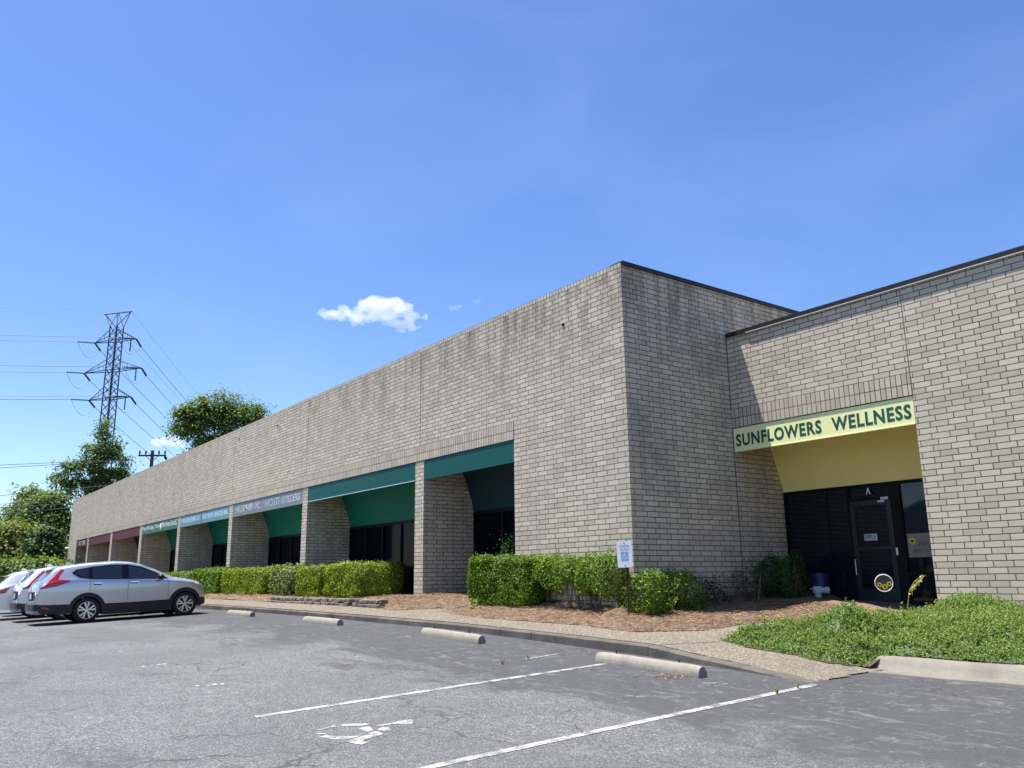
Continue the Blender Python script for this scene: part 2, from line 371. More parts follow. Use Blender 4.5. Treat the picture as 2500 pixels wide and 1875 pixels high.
M['soil'] = simple('dark_soil', (.06, .042, .03), .95, bmp=.8)
M['grass'] = simple('rough_grass', (.07, .085, .03), .95, var=.4, scale=.6)
M['bark'] = simple('bark', (.10, .085, .07), .9, var=.35, bmp=.6)
M['twig'] = simple('grey_brown_twigs', (.16, .12, .08), .85, var=.3)
M['leaf_hedge'] = leafmat('hedge_leaves', (.03, .075, .008), (.095, .18, .016), (.26, .38, .05), .55, .35, .25)
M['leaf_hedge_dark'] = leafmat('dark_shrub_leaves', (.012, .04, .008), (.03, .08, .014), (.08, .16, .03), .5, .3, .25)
M['leaf_pale'] = leafmat('mottled_shrub_leaves', (.05, .09, .015), (.14, .19, .05), (.42, .44, .18), .5, .35, .25)
M['leaf_yellow'] = leafmat('yellow_green_hedge_leaves', (.07, .11, .012), (.19, .26, .025), (.38, .44, .06), .55, .38, .25)
M['juniper'] = leafmat('juniper_sprays', (.07, .13, .03), (.19, .28, .08), (.38, .46, .17), .65, .35, .15)
M['leaf_weed'] = leafmat('weed_leaves', (.12, .2, .02), (.25, .36, .06), (.42, .5, .12), .5, .4)
M['leaf_dry'] = leafmat('dry_stalk_leaves', (.4, .34, .08), (.6, .52, .16), (.75, .68, .3), .6, .3)
M['tree_a'] = leafmat('birch_leaves', (.035, .08, .025), (.10, .17, .05), (.22, .31, .10), .45, .42, .12)
M['tree_b'] = leafmat('oak_leaves', (.035, .075, .02), (.11, .18, .045), (.25, .34, .10), .45, .4, .12)
M['tree_c'] = leafmat('pale_tree_leaves', (.07, .12, .04), (.16, .22, .08), (.30, .37, .14), .5, .35, .12)
M['tree_d'] = leafmat('olive_tree_leaves', (.06, .09, .018), (.16, .19, .04), (.32, .34, .08), .5, .35, .12)
M['tree_e'] = leafmat('magnolia_leaves', (.01, .03, .009), (.028, .07, .018), (.10, .15, .05), .45, .2, .12)
M['lattice'] = simple('weathered_lattice_steel', (.055, .048, .045), .6, .3, var=.3)
M['insul'] = simple('brown_insulators', (.05, .028, .025), .35, var=.3)
M['wire'] = simple('dark_wire', (.045, .05, .06), .6)
M['wood_pole'] = simple('creosoted_pole', (.06, .045, .035), .85)

# ------------------------------------------------------------------ terrain functions
ZK = [(-200,-.22),(-12,-.22),(-7,-.255),(-2.7,-.30),(.5,-.40),(3.8,-.52),(12,-.70),(40,-.9),(300,-1)]
ZT = [(-200,-.08),(-18,-.08),(-11.6,-.11),(-7.1,-.142),(-2.7,-.19),(.5,-.262),(2.35,-.319),(3.24,-.415),(4.2,-.485),(5.2,-.56),(14,-.74)]
def ip(x, tab): return np.interp(x, [a for a, b in tab], [b for a, b in tab])
def zl(x, y): return ip(x, ZK) + .042 * np.maximum(np.minimum(y, -2.1) + 2.1, -14)
def gz(x, y):
    zt = ip(x, ZT); zb = np.interp(x, [-200,-8,0,2.5,4,8,14], [.12,.12,.0,.02,.03,-.05,-.15])
    k = np.interp(x, [-8, -3, 0, 5], [.10, .085, .065, .06])
    z = zt + k*(np.clip(y, -2.1, np.where(x < 0, 0, 4.7)) + 2.1)
    # the apron runs out flush with the lot at its right-hand edge
    edge = np.interp(y, [-2.4,-1.6,-1.0,-.45,0], [5.18,5.16,5.12,5.02,4.9]); b = np.clip((edge - x)/1.0, 0, 1)*1.0 + np.clip((y+.75)/.35, 0, 1); b = np.clip(b, 0, 1)
    lot = ip(x, ZK) + .012
    return np.where(y < -2.1, zt, np.where((x > 4.0) & (x < 5.3), lot*(1-b) + z*b, z))

# ground to the horizon, parking lot
far = [-3000,-1500,-700,-350,-200,-120]
grid_obj('ground', far + list(np.arange(-90, 61, 5)) + [100,200,400,900,2000,3000], far + list(np.arange(-60, 61, 5)) + [100,200,400,900,2000,3000],
         lambda x, y: zl(x, y) - .06, M['grass'])
bpy.data.objects['ground']['kind'] = 'structure'
o = grid_obj('parking_lot', np.concatenate([np.arange(-110,-20,3.), np.arange(-20,20,.5), np.arange(20,61,3.)]),
             np.concatenate([np.arange(-62,-14,3.), np.arange(-14,-2.2,.5), [-2.1,-1.6,-1.1,-.6]]), zl, M['asphalt'])
o['kind'] = 'structure'
# worn paint on the asphalt
def painted(name, polys, lift=.004):
    mb = MB()
    for P in polys: mb.face([(x, y, float(zl(x, y)) + lift) for x, y in P])
    o = mb.build(name, M['paint'], fix=False)
    bm = bmesh.new(); bm.from_mesh(o.data); bmesh.ops.triangulate(bm, faces=bm.faces)
    bmesh.ops.recalc_face_normals(bm, faces=bm.faces)
    for f in bm.faces:
        if f.normal.z < 0: f.normal_flip()
    bm.to_mesh(o.data); bm.free(); o['kind'] = 'structure'; return o
def strip(x0, y0, x1, y1, wd, n=14):
    out = []; d = Vector((x1-x0, y1-y0)); L_ = d.length; d /= L_; q = Vector((-d.y, d.x)) * wd/2
    for i in range(n):
        a = i/n; b = (i+1)/n; P = lambda t, s: (x0 + d.x*L_*t + q.x*s, y0 + d.y*L_*t + q.y*s)
        out.append([P(a,-1), P(b,-1), P(b,1), P(a,1)])
    return out
painted('stall_marking', strip(2.40,-2.92,2.37,-7.78,.105))
painted('stall_marking', strip(5.27,-2.45,5.23,-9.6,.105,20))
painted('stall_marking', strip(1.29,-3.5,1.2,-2.75,.045,3))
painted('stall_marking', strip(-17.3,-3.0,-17.4,-8.0,.10))
SYM = [
[(3.588,-7.065),(3.586,-6.961),(3.59,-6.836),(3.545,-6.761),(3.587,-6.663),(3.678,-6.682),(3.751,-6.745),(3.705,-6.822),(3.649,-6.854),(3.636,-6.987),(3.638,-7.063)],
[(3.584,-7.225),(3.56,-7.166),(3.554,-7.102),(3.636,-7.123),(3.76,-7.161),(3.762,-7.221),(3.697,-7.228)],
[(3.736,-7.111),(3.688,-7.028),(3.727,-6.994),(3.858,-7.024),(3.871,-7.111),(3.807,-7.111)],
[(3.815,-7.251),(3.8,-7.181),(3.823,-7.14),(3.958,-7.164),(3.99,-7.24),(3.892,-7.248)],
[(3.998,-7.551),(3.941,-7.465),(3.883,-7.328),(3.887,-7.252),(3.981,-7.242),(4.026,-7.38),(4.073,-7.442),(4.148,-7.401),(4.189,-7.493),(4.117,-7.519)],
[(3.626,-7.646),(3.621,-7.568),(3.718,-7.517),(3.787,-7.461),(3.838,-7.383),(3.871,-7.358),(3.901,-7.452),(3.886,-7.526),(3.803,-7.594),(3.71,-7.615)],
[(3.503,-7.624),(3.487,-7.604),(3.541,-7.545),(3.594,-7.55),(3.556,-7.584)],
[(3.40,-7.557),(3.33,-7.471),(3.306,-7.367),(3.298,-7.337),(3.36,-7.346),(3.36,-7.414),(3.373,-7.463)],
[(3.315,-7.291),(3.311,-7.235),(3.356,-7.154),(3.487,-7.047),(3.505,-7.139),(3.432,-7.225),(3.391,-7.3)]]
SYM = [[(cx*.7 + px*.3 if False else px, py) for px, py in P] for P in SYM]
painted('wheelchair_marking', SYM)
painted('faded_marking', [[(a,b),(a+.09,b+.02),(a+.08,b+.07),(a-.01,b+.06)] for a, b in [(0.0,-7.72),(.08,-7.60),(.06,-7.52),(.1,-7.44),(-2.36,-7.8),(-2.36,-7.68),(-2.37,-7.58),(-2.37,-7.5),(-5.0,-7.55)]])

# kerb in cast lengths, dropping to the lot at the ramp
mb = MB(); xs = list(np.arange(-108, -1, 3.05)) + [-.35, 2.35]
def kerbseg(x0, x1, n):
    for i in range(n):
        a = x0 + (x1-x0)*i/n; b = x0 + (x1-x0)*(i+1)/n
        def sec(x):
            y = -2.1 - (.3*((x-2.35)/2.85)**2 if x > 2.35 else 0); zt = float(ip(x, ZT)); zt = max(zt, float(zl(x, y)) + .004)
            return [(x,y-.02,float(zl(x,y))-.12),(x,y-.012,zt-.02),(x,y+.012,zt),(x,y+.15,zt+.004),(x,y+.15,zt-.3)]
        A, B = sec(a), sec(b)
        for k in range(4): mb.face([A[k], B[k], B[k+1], A[k+1]])
        if i == 0: mb.face(A)
        if i == n-1: mb.face(B)
for a, b in zip(xs[:-1], xs[1:]): kerbseg(a + .006, b - .006, 4)
kerbseg(2.356, 5.18, 12)
o = mb.build('kerb', M['kerb']); o['kind'] = 'structure'
# sidewalk
def walkmask(x, y):
    ed = -1.95 - np.where(x > 2.35, .3*((x-2.35)/2.85)**2, 0)
    e2 = np.interp(y, [-2.4,-1.6,-1.0,-.45,0,5], [5.18,5.16,5.12,5.02,3.4,3.3])
    return (y > ed) & (x < e2)
o = grid_obj('sidewalk', np.concatenate([np.arange(-108,-20,2.), np.arange(-20,5.3,.08)]), np.concatenate([np.arange(-2.28,-1.9,.04), np.arange(-1.9,1.6,.14), np.arange(1.6,4.7,.3)]),
             lambda x, y: np.where(y < -2.1, ip(x, ZT), gz(x, y)) + .002, M['aggregate'], mask=walkmask)
o['kind'] = 'structure'
mb = MB()
for a, b in zip([(2.42,-1.95),(-3.4,-1.95),(-9.5,-1.95)], [(2.78,-1.1),(-3.4,-1.0),(-9.5,-1.05)]):
    q = Vector((b[1]-a[1], a[0]-b[0])).normalized()*.008
    for i in range(6):
        P = lambda t: (a[0]+(b[0]-a[0])*t, a[1]+(b[1]-a[1])*t)
        p0, p1 = P(i/6), P((i+1)/6)
        mb.face([(x, y, float(gz(x, y)) + .006) for x, y in [(p0[0]-q.x,p0[1]-q.y),(p1[0]-q.x,p1[1]-q.y),(p1[0]+q.x,p1[1]+q.y),(p0[0]+q.x,p0[1]+q.y)]])
o = mb.build('sidewalk_joint', M['soil'], fix=False); o['kind'] = 'structure'
# rolled kerb with gutter to the right of the ramp
path = [(4.95,-.56),(5.5,-.47),(6.5,-.28),(8,-.15),(11,.0),(16,.2)]
pp = []
for i in range(len(path)-1):
    for k in range(6): t = k/6; pp.append((path[i][0]*(1-t)+path[i+1][0]*t, path[i][1]*(1-t)+path[i+1][1]*t))
pp.append(path[-1]); mb = MB(); prof = [(-.62,-.05),(-.60,.012),(-.30,.004),(-.20,.02),(-.13,.08),(-.07,.138),(.0,.155),(.12,.15),(.14,-.1)]
prev = None
for i, (x, y) in enumerate(pp):
    zb = float(zl(x, -2.1)); S_ = [(x + (.03 if d < -.2 else 0), y+d, zb+h+.004*math.sin(x*5)) for d, h in prof]
    if prev:
        for k in range(len(prof)-1): mb.face([prev[k], S_[k], S_[k+1], prev[k+1]])
    else: mb.face(S_)
    prev = S_
o = mb.build('rolled_kerb', M['kerb_light'], smooth=True); o['kind'] = 'structure'

# ------------------------------------------------------------------ brick building
H = 66*.1016; BX = [(-7.525,-3.607),(-14.974,-7.961),(-22.365,-15.382),(-29.638,-22.771),(-36.821,-30.09),(-44.028,-37.313),(-51.165,-44.532),(-55.45,-51.60)]
XL = -58.65; HS = 36*.1016; HB = HS - .49; REC = 1.59; DW = 3.06; HW = 56*.1016; XR = 3.918; XE = 15.0; Z0 = -.6
bld = empty('brick_building', (0, 0, 0), 0, 'long flat-roofed grey-tan brick building with recessed shopfront bays and a set-back wing', 'building')
mb = MB()
def wy(x0, x1, y, z0, z1, mi=0, flip=False):   # wall in the XZ plane
    mb.face([(x0,y,z0),(x1,y,z0),(x1,y,z1),(x0,y,z1)], [(x0,z0),(x1,z0),(x1,z1),(x0,z1)] if mi != 1 else [(z0,x0),(z0,x1),(z1,x1),(z1,x0)], mi)
def wx(x, y0, y1, z0, z1, mi=0):
    mb.face([(x,y0,z0),(x,y1,z0),(x,y1,z1),(x,y0,z1)], [(y0+.2032,z0),(y1+.2032,z0),(y1+.2032,z1),(y0+.2032,z1)] if mi != 1 else [(z0,y0),(z0,y1),(z1,y1),(z1,y0)], mi)
BAND0, BAND1 = HS, HS + 4*.1016
TOP = H - .1016
def front(xa, xb, y, zt, bays, band):
    top = zt - .1016
    wy(xa, xb, y, BAND1, top, 0); wy(xa, xb, y, top, zt, 2)
    ba, bb = band
    if xa < ba: wy(xa, ba, y, BAND0, BAND1)
    if bb < xb: wy(bb, xb, y, BAND0, BAND1)
    yb = y - .013
    wy(ba, bb, yb, BAND0, BAND1, 1)
    mb.face([(ba,yb,BAND1),(bb,yb,BAND1),(bb,y,BAND1),(ba,y,BAND1)]); mb.face([(ba,yb,BAND0),(bb,yb,BAND0),(bb,y+.05,BAND0),(ba,y+.05,BAND0)])
    mb.face([(ba,yb,BAND0),(ba,y,BAND0),(ba,y,BAND1),(ba,yb,BAND1)]); mb.face([(bb,yb,BAND0),(bb,y,BAND0),(bb,y,BAND1),(bb,yb,BAND1)])
    cur = xa
    for (x0, x1) in sorted(bays):
        if x0 > cur: wy(cur, x0, y, Z0, BAND0)
        (None if x0 == 0 else wx(x0, y, y+REC+.1, Z0, BAND0+.2)); wx(x1, y, y+REC+.1, Z0, BAND0+.2); cur = x1
    if cur < xb: wy(cur, xb, y, Z0, BAND0)
front(XL, 0, 0, H, BX, (-55.45, -3.607))
wx(0, 0, 25, Z0, H); wx(XL, 0, 25, Z0, H)
wy(XL, 0, 25, Z0, H)
front(0, XE, DW, HW, [(0, XR), (9.3, 13.2)], (0, XR)); 
wx(XE, DW, 25, Z0, HW); wy(0, XE, 25, Z0, HW)
wall = mb.build('brick_wall', [M['brick'], M['soldier'], M['header']], bld, fix=False)
# parapet backs, roofs, copings
mb = MB(); mb.box(XL+.02, -.02, .3, 24.9, H-.62, H-.5); mb.box(.02, XE-.02, DW+.3, 24.9, HW-.62, HW-.5)
mb.build('roof', M['roof'], bld)
mb = MB()
mb.box(XL, 0, .004, .3, H-.02, H); mb.box(XL+.0, XL+.3, .3, 25, H-.02, H)
mb.build('parapet_top', M['brick'], bld)
mb = MB(); mb.box(-.33, .035, .02, 25.05, H-.002, H+.028); mb.box(.004, .035, .02, 25.05, H-.06, H-.002)
mb.box(.035, XE+.04, DW-.04, DW+.3, HW+.0, HW+.03); mb.box(.035, XE+.04, DW-.045, DW-.012, HW-.06, HW)
mb.build('parapet_coping', M['cap'], bld)
mb = MB(); mb.box(.55, XE+.03, DW-.052, DW-.003, HW-.078, HW-.062); mb.build('drip_strip', M['flash'], bld)
mb = MB()
for (x0, x1), (x2, x3) in zip(BX[:-1], BX[1:]):
    xc = (x0 + x3)/2; mb = MB(); mb.box(xc-.006, xc+.006, -.003, .0, BAND1, H-.1); mb.build('control_joint', M['joint'], bld)
mb = MB(); mb.box(XR-.006, XR+.006, DW-.003, DW, BAND1, HW-.1); mb.build('control_joint', M['joint'], bld)
mb = MB(); mb.box(.0, .012, DW-.012, DW, -.2, HW)
mb.build('control_joint', M['joint'], bld)
# small fixtures
mb = MB(); mb.box(-50.9, -50.3, 3.0, 3.6, H-.5, 8.2); mb.box(-51.0,-50.2,2.9,3.7,8.2,8.3); mb.build('roof_vent', M['dark'], bld)
mb = MB(); mb.tube([(-58.36,0,3.24),(-58.36,-.12,3.24),(-58.36,-.2,3.18)], [.05,.06,.09], 10); mb.build('wall_light', M['white'], bld)
for x, z in ((-22.1,6.25),(-17.97,6.17),(-1.79,5.87)):
    mb = MB(); mb.tube([(x,0,z),(x,-.02,z)], .035, 10); mb.build('wall_vent', M['dark'], bld)

_txt_cache = {}
def text_mesh(body, height, width=None, bold=.0, extrude=.004, space=1.0):
    cu = bpy.data.curves.new('lettering', 'FONT'); cu.body = body; cu.size = 1; cu.extrude = extrude/max(height, .01)*.7; cu.offset = bold; cu.space_character = space; cu.resolution_u = 3
    ob = bpy.data.objects.new('tmp', cu); C.objects.link(ob); dg = bpy.context.evaluated_depsgraph_get()
    me = bpy.data.meshes.new_from_object(ob.evaluated_get(dg)); bpy.data.objects.remove(ob)
    v = np.empty(len(me.vertices)*3, np.float32); me.vertices.foreach_get('co', v); v = v.reshape(-1, 3)
    mn, mx = v.min(0), v.max(0); v[:, :2] -= mn[:2]; sy = height/(mx[1]-mn[1]); sx = (width/(mx[0]-mn[0])) if width else sy
    v[:, 0] *= sx; v[:, 1] *= sy; v[:, 2] *= sy; v = np.stack([v[:, 0], -v[:, 2], v[:, 1]], -1)
    me.vertices.foreach_set('co', v.ravel()); me.update(); return me
def lettering(body, x, y, z, height, width, mat, parent, bold=.01, name='lettering', extrude=.0012, space=1.0):
    me = text_mesh(body, height, width, bold, extrude, space); me.name = name; me.materials.clear(); me.materials.append(mat)
    o = bpy.data.objects.new(name, me); C.objects.link(o); o.location = (x, y, z); o.parent = parent; return o

SOF = [(.03,HB+.02),(.06,HS-.03),(.62,HS-.02),(.95,HS-.08),(1.12,HS-.17),(1.215,3.38),(1.30,3.16),(1.37,2.98),(1.44,2.80),(1.49,2.64),(1.53,2.5),(1.555,2.387)]
def bay(x0, x1, y0, fmat, smat, door_at=None, lip=None):
    # fascia panel: bent sheet with small top and bottom returns
    mb = MB(); e = .006
    mb.box(x0+e+.01, x1-e, y0+.004, y0+.03, HB, HS-.012)
    mb.box(x0+e+.01, x1-e, y0-.008, y0+.035, HB-.018, HB)
    fas = mb.build('fascia_panel', fmat, bld)
    if lip:
        mb = MB(); mb.box(x0+e+.01, x1-e, y0-.012, y0-.0, HB-.006, HB+.012); mb.build('edge_trim', lip, fas)
    mb = MB()
    for a, b in zip(SOF[:-1], SOF[1:]): mb.face([(x0+.004,y0+a[0],a[1]),(x1-.004,y0+a[0],a[1]),(x1-.004,y0+b[0],b[1]),(x0+.004,y0+b[0],b[1])])
    mb.build('soffit_panel', smat, bld, smooth=True)
    return fas
def storefront(x0, x1, y, zb, zt, posts, gm='bayglass'):
    """one glazed frame: posts are x positions of mullions; doors: (x0,x1) ranges"""
    fr = MB(); f = .05
    edges = [x0] + list(posts) + [x1]
    fr.box(x0, x1, y-.05, y+.05, zt-.09, zt); fr.box(x0, x0+.04, y-.05, y+.05, zb, zt-.09); fr.box(x1-.04, x1, y-.05, y+.05, zb, zt-.09)
    fr.box(x0+.04, x1-.04, y-.05, y+.05, zb, zb+.1)
    for q in posts: fr.box(q-.03, q+.03, y-.052, y+.05, zb+.1, zt-.09)
    wnd = fr.build('storefront_window', M['dark'], bld)
    for a, b in zip(edges[:-1], edges[1:]):
        m2 = MB(); m2.box(a+.03, b-.03, y-.008, y+.008, zb+.1, zt-.09); m2.build('glass_pane', M[gm], wnd)
    return wnd
fm = [M['teal'], M['teal'], M['grey_panel'], M['blue_panel'], M['green_panel'], M['maroon'], M['maroon'], M['maroon']]
sm = [M['navy_in'], M['teal_in'], M['teal_in'], M['teal_in'], M['teal_in'], M['maroon_in'], M['maroon_in'], M['maroon_in']]
fas = []
for k, (x0, x1) in enumerate(BX):
    fa = bay(x0, x1, 0, fm[k], sm[k], lip=M['sign_pale'] if k == 1 else None); fas.append(fa)
    n = max(3, int(round((x1-x0)/1.25))); ps = [x0 + (x1-x0)*i/n for i in range(1, n)]
    storefront(x0+.004, x1-.004, REC, -.1, 2.387, ps)
lab = ['dark teal fascia without writing', 'teal fascia with thin pale lower edge', 'weathered grey fascia with peeling white letters', 'faded light blue fascia with white letters',
       'green fascia with white words and a heart', 'plain maroon fascia', 'plain maroon fascia', 'maroon fascia with faint white letters']
for f_, l_ in zip(fas, lab): f_['label'] = l_
y = .0022
lettering('HALDEMANN', -22.0, y, HB+.12, .25, 1.95, M['peeling'], fas[2], .012)
lettering('INC.', -19.9, y, HB+.12, .25, .6, M['peeling'], fas[2], .012)
lettering('/', -19.15, y, HB+.10, .29, .13, M['peeling'], fas[2], .012)
lettering('HACKETT', -18.85, y, HB+.12, .25, 1.45, M['peeling'], fas[2], .012)
lettering('BUILDERS', -17.25, y, HB+.12, .25, 1.6, M['peeling'], fas[2], .012)
lettering('MARK-SON LEASING CO', -29.5, y, HB+.15, .20, 2.75, M['sign_pale'], fas[3], .02)
lettering('ROAD REPAIR', -26.35, y, HB+.15, .20, 1.5, M['sign_pale'], fas[3], .02)
lettering('SERVICES INC', -24.7, y, HB+.15, .20, 1.75, M['sign_pale'], fas[3], .02)
mb = MB(); mb.box(-26.45-.02, -26.43, -.002, .003, HB+.01, HS-.02); mb.build('rust_streak', M['soil'], fas[3])
lettering('Mercy Nu Testing', -36.7, y, HB+.12, .27, 2.2, M['sign_white'], fas[4], .012)
lettering('Mercy', -34.2, y, HB+.12, .27, .8, M['sign_white'], fas[4], .012)
lettering('Mine Home Care LLC', -32.9, y, HB+.16, .27, 2.65, M['sign_white'], fas[4], .012)
mb = MB(); mb.box(-34.42, -34.39, -.003, .003, HB+.04, HS-.03); mb.build('divider_line', M['sign_white'], fas[4])
hp = []
for i in range(28):
    t = 2*math.pi*i/28; hp.append((-33.15+.16*(math.sin(t)**3)*1.2, HB+.25+.012*(13*math.cos(t)-5*math.cos(2*t)-2*math.cos(3*t)-math.cos(4*t))))
mb = MB(); mb.prism(hp, 'y', .0, .006); mb.build('heart_emblem', M['white'], fas[4])
lettering('DCT', -54.6, y, HB+.12, .26, .9, M['sign_pale'], fas[7], .01); lettering('TOOL', -53.5, y, HB+.12, .26, 1.1, M['sign_pale'], fas[7], .01)

# wing bay with the yellow sign and the door
fa = bay(0, XR, DW, M['yellow'], M['yellow_in']); fa['label'] = 'pale yellow fascia with dark green wellness lettering'
bay(9.3, 13.2, DW, M['teal'], M['teal_in'])
storefront(9.304, 13.196, DW+REC, -.3, 2.387, [10.6, 11.9])
lettering('SUNFLOWERS', .07, DW+.0022, 3.255, .262, 2.02, M['sign_green'], fa, .034, space=1.14)
lettering('WELLNESS', 2.31, DW+.0022, 3.255, .262, 1.55, M['sign_green'], fa, .034, space=1.14)
YD = DW + REC
fr = MB(); zt = 2.387; zb = .0; y = YD
fr.box(.004, XR-.004, y-.05, y+.05, zt-.06, zt); fr.box(.004, .05, y-.05, y+.05, zb, zt-.06); fr.box(XR-.05, XR-.004, y-.05, y+.05, zb, zt-.06)
fr.box(.05, 1.53, y-.05, y+.05, zb, zb+.14); fr.box(2.44, XR-.05, y-.05, y+.05, zb, zb+.14)
fr.box(1.50, 1.56, y-.052, y+.05, zb, zt-.06); fr.box(2.44, 2.63, y-.052, y+.05, zb+.14, zt-.06)
fr.box(1.56, 2.44, y-.052, y+.05, 2.06, 2.12); fr.box(2.63, XR-.05, y-.05, y+.05, .60, .66)
wn = fr.build('storefront_window', M['dark'], bld)
for a, b, z0, z1 in ((.05,1.5,zb+.14,zt-.06),(1.56,2.44,2.12,zt-.06),(2.63,XR-.05,.66,zt-.06),(2.63,XR-.05,zb+.14,.60)):
    m2 = MB(); m2.box(a, b, y-.008, y+.008, z0, z1); m2.build('glass_pane', M['glass'], wn)
lettering('A', 1.95, y-.064, 2.175, .13, .10, M['white'], wn, .01, 'door_letter')
dr = MB(); M['door'] = simple('dark_green_bronze_door', (.02, .032, .035), .35, .3)
dr.box(1.565, 1.66, y-.06, y-.01, .12, 2.055); dr.box(2.34, 2.435, y-.06, y-.01, .12, 2.055); dr.box(1.66, 2.34, y-.06, y-.01, 1.96, 2.055); dr.box(1.66, 2.34, y-.06, y-.01, .12, .36)
dr.box(1.66, 2.34, y-.06, y-.01, 1.10, 1.15)
door = dr.build('door', M['door'], bld)
m2 = MB(); m2.box(1.66, 2.34, y-.035, y-.028, .36, 1.10); m2.box(1.66, 2.34, y-.035, y-.028, 1.15, 1.96); m2.build('door_glass', M['glass'], door)
m2 = MB(); m2.box(2.20, 2.34, y-.11, y-.06, 2.0, 2.04); m2.box(2.26, 2.42, y-.10, y-.065, 2.05, 2.10); m2.build('door_closer', M['steel'], door)
m2 = MB(); m2.tube([(1.60,y-.06,.62),(1.60,y-.12,.62),(1.60,y-.12,.92),(1.60,y-.06,.92)], .012, 8); m2.build('door_handle', M['steel'], door)
m2 = MB(); m2.box(2.43, 2.475, y-.058, y-.052, .98, 1.12); m2.build('lock_plate', M['white'], wn)

# notices behind/on the glass
cl = empty('closed_notice', (1.82, YD-.068, 1.275), 0, 'small white closed notice hung on the dark glass entrance door', 'notice')
mb = MB(); mb.box(0, .275, -.003, .003, 0, .13); M['notice'] = simple('notice_card', (.42, .46, .55), .6); mb.build('card', M['notice'], cl)
M['ink'] = simple('dark_ink', (.03, .035, .05), .6)
lettering('CLOSED', .012, -.005, .055, .055, .15, M['ink'], cl, .02); lettering('by', .2, -.005, .06, .04, .05, M['ink'], cl)
mb = MB(); mb.box(.02, .25, -.0045, -.0035, .03, .036); mb.build('text_line', M['ink'], cl)
po = empty('window_poster', (2.66, YD-.014, .93), 0, 'tan poster with a yellow flower and phone number low in the right glass pane', 'poster')
M['poster'] = simple('tan_poster', (.22, .20, .175), .5); mb = MB(); mb.box(0, 1.18, -.003, .002, 0, .44); mb.build('poster_sheet', M['poster'], po)
M['ink2'] = simple('faded_ink', (.10, .095, .09), .6)
lettering('Sun', .2, -.005, .22, .10, .2, M['ink2'], po, .0, extrude=.002); lettering('Flowers', .43, -.005, .22, .10, .4, M['ink2'], po, .0, extrude=.002); lettering('980.222.8040', .1, -.005, .09, .055, .62, M['ink2'], po, .01, extrude=.002)
mb = MB(); mb.box(.1, .9, -.0045, -.0035, .06, .064); mb.box(.1, .9, -.0045, -.0035, .185, .189); mb.build('text_line', M['ink2'], po)
M['petal'] = simple('sunflower_petals', (.75, .52, .03), .6); M['seed'] = simple('sunflower_seeds', (.07, .035, .012), .8); M['stem'] = simple('stem_green', (.06, .14, .03), .6)
def flower(mbp, mbc, cx, cz, r, yy, n=16):
    pts = []
    for i in range(n*2):
        t = math.pi*i/n; q = r if i % 2 == 0 else r*.78; pts.append((cx+q*math.cos(t), cz+q*math.sin(t)))
    mbp.prism(pts, 'y', yy-.002, yy+.002)
    mbc.prism([(cx+r*.42*math.cos(math.pi*i/8), cz+r*.42*math.sin(math.pi*i/8)) for i in range(16)], 'y', yy-.005, yy-.001)
a, b = MB(), MB(); flower(a, b, .10, .30, .07, -.006); a.build('flower_petals', M['petal'], po); b.build('flower_centre', M['seed'], po)

# opposite building across the lot: what the door glass mirrors
ob = empty('gabled_building', (-25, -51, float(zl(-25, -51))), R(-27), 'low tan building with a pale gabled roof across the parking lot', 'building')
mb = MB(); mb.box(-9, 9, -6, 6, 0, 4.0); M['tan'] = simple('tan_stucco', (.36, .30, .23), .9); mb.build('wall', M['tan'], ob)
mb = MB(); mb.prism([(-9.5,4.0),(9.5,4.0),(0,7.2)], 'y', -6.5, 6.5); mb.build('roof', simple('pale_roof', (.42, .38, .33), .85), ob)
for xx in (-6,-2,2,6):
    mb = MB(); mb.box(xx-.8, xx+.8, 6.0, 6.06, 1, 2.6); mb.build('window', M['glass'], ob)

# ------------------------------------------------------------------ pine straw beds
STRAW = [(-108,-.95),(-24,-.95),(-22.7,-.9),(-15.3,-1.0),(-15.25,-.84),(-7.9,-.84),(-7.55,-1.19),(-6.73,-1.16),(-6.06,-.75),(-5.5,-.34),(-5.3,-.8),(-4.7,-1.0),(-4.2,-1.12),(-2.86,-1.3),(-1.58,-1.2),(-.18,-1.05),(.77,-1.2),(1.19,-1.16),(1.58,-.82),(1.97,-.43),(2.0,.4),(2.2,1.2),(3.3,1.6),(3.85,2.6),(3.85,3.6),(1.3,3.9),(1.2,4.6),(0,4.6),(0,1.5),(-108,1.5)]
def strawz(x, y):
    d = segdist(x, y, STRAW[:27], False); e = np.clip(d/.28, 0, 1)
    pl = np.where((x < -7.8), .05, 0) * np.clip(d/.1, 0, 1) + .13*np.clip(1+y/.9, 0, 1)*(x < .1)*(y < .3)*(x > -7.8)*np.clip(d/.35, 0, 1) + .12*np.exp(-np.maximum(x, 0)/.5)*(x > .0)*e
    return gz(x, y) + .004 + (.075 + .03*wav(x, y, 4, 3))*e + pl + .012*wav(x, y, 25, 5)*e
bed = empty('pine_straw', (0, 0, 0), 0); bed['kind'] = 'stuff'
bpy.data.objects.remove(bed)
rng = np.random.RandomState(4)
bedo = grid_obj('pine_straw', np.concatenate([np.arange(-60,-24,1.), np.arange(-24,4.0,.07)]), np.concatenate([np.arange(-1.4,1.6,.07), np.arange(1.6,4.65,.1)]),
         strawz, M['straw_bed'], mask=lambda x, y: inpoly(x, y, STRAW))
bedo['kind'] = 'stuff'; bedo['label'] = 'brown pine straw mulch along the foot of the wall'
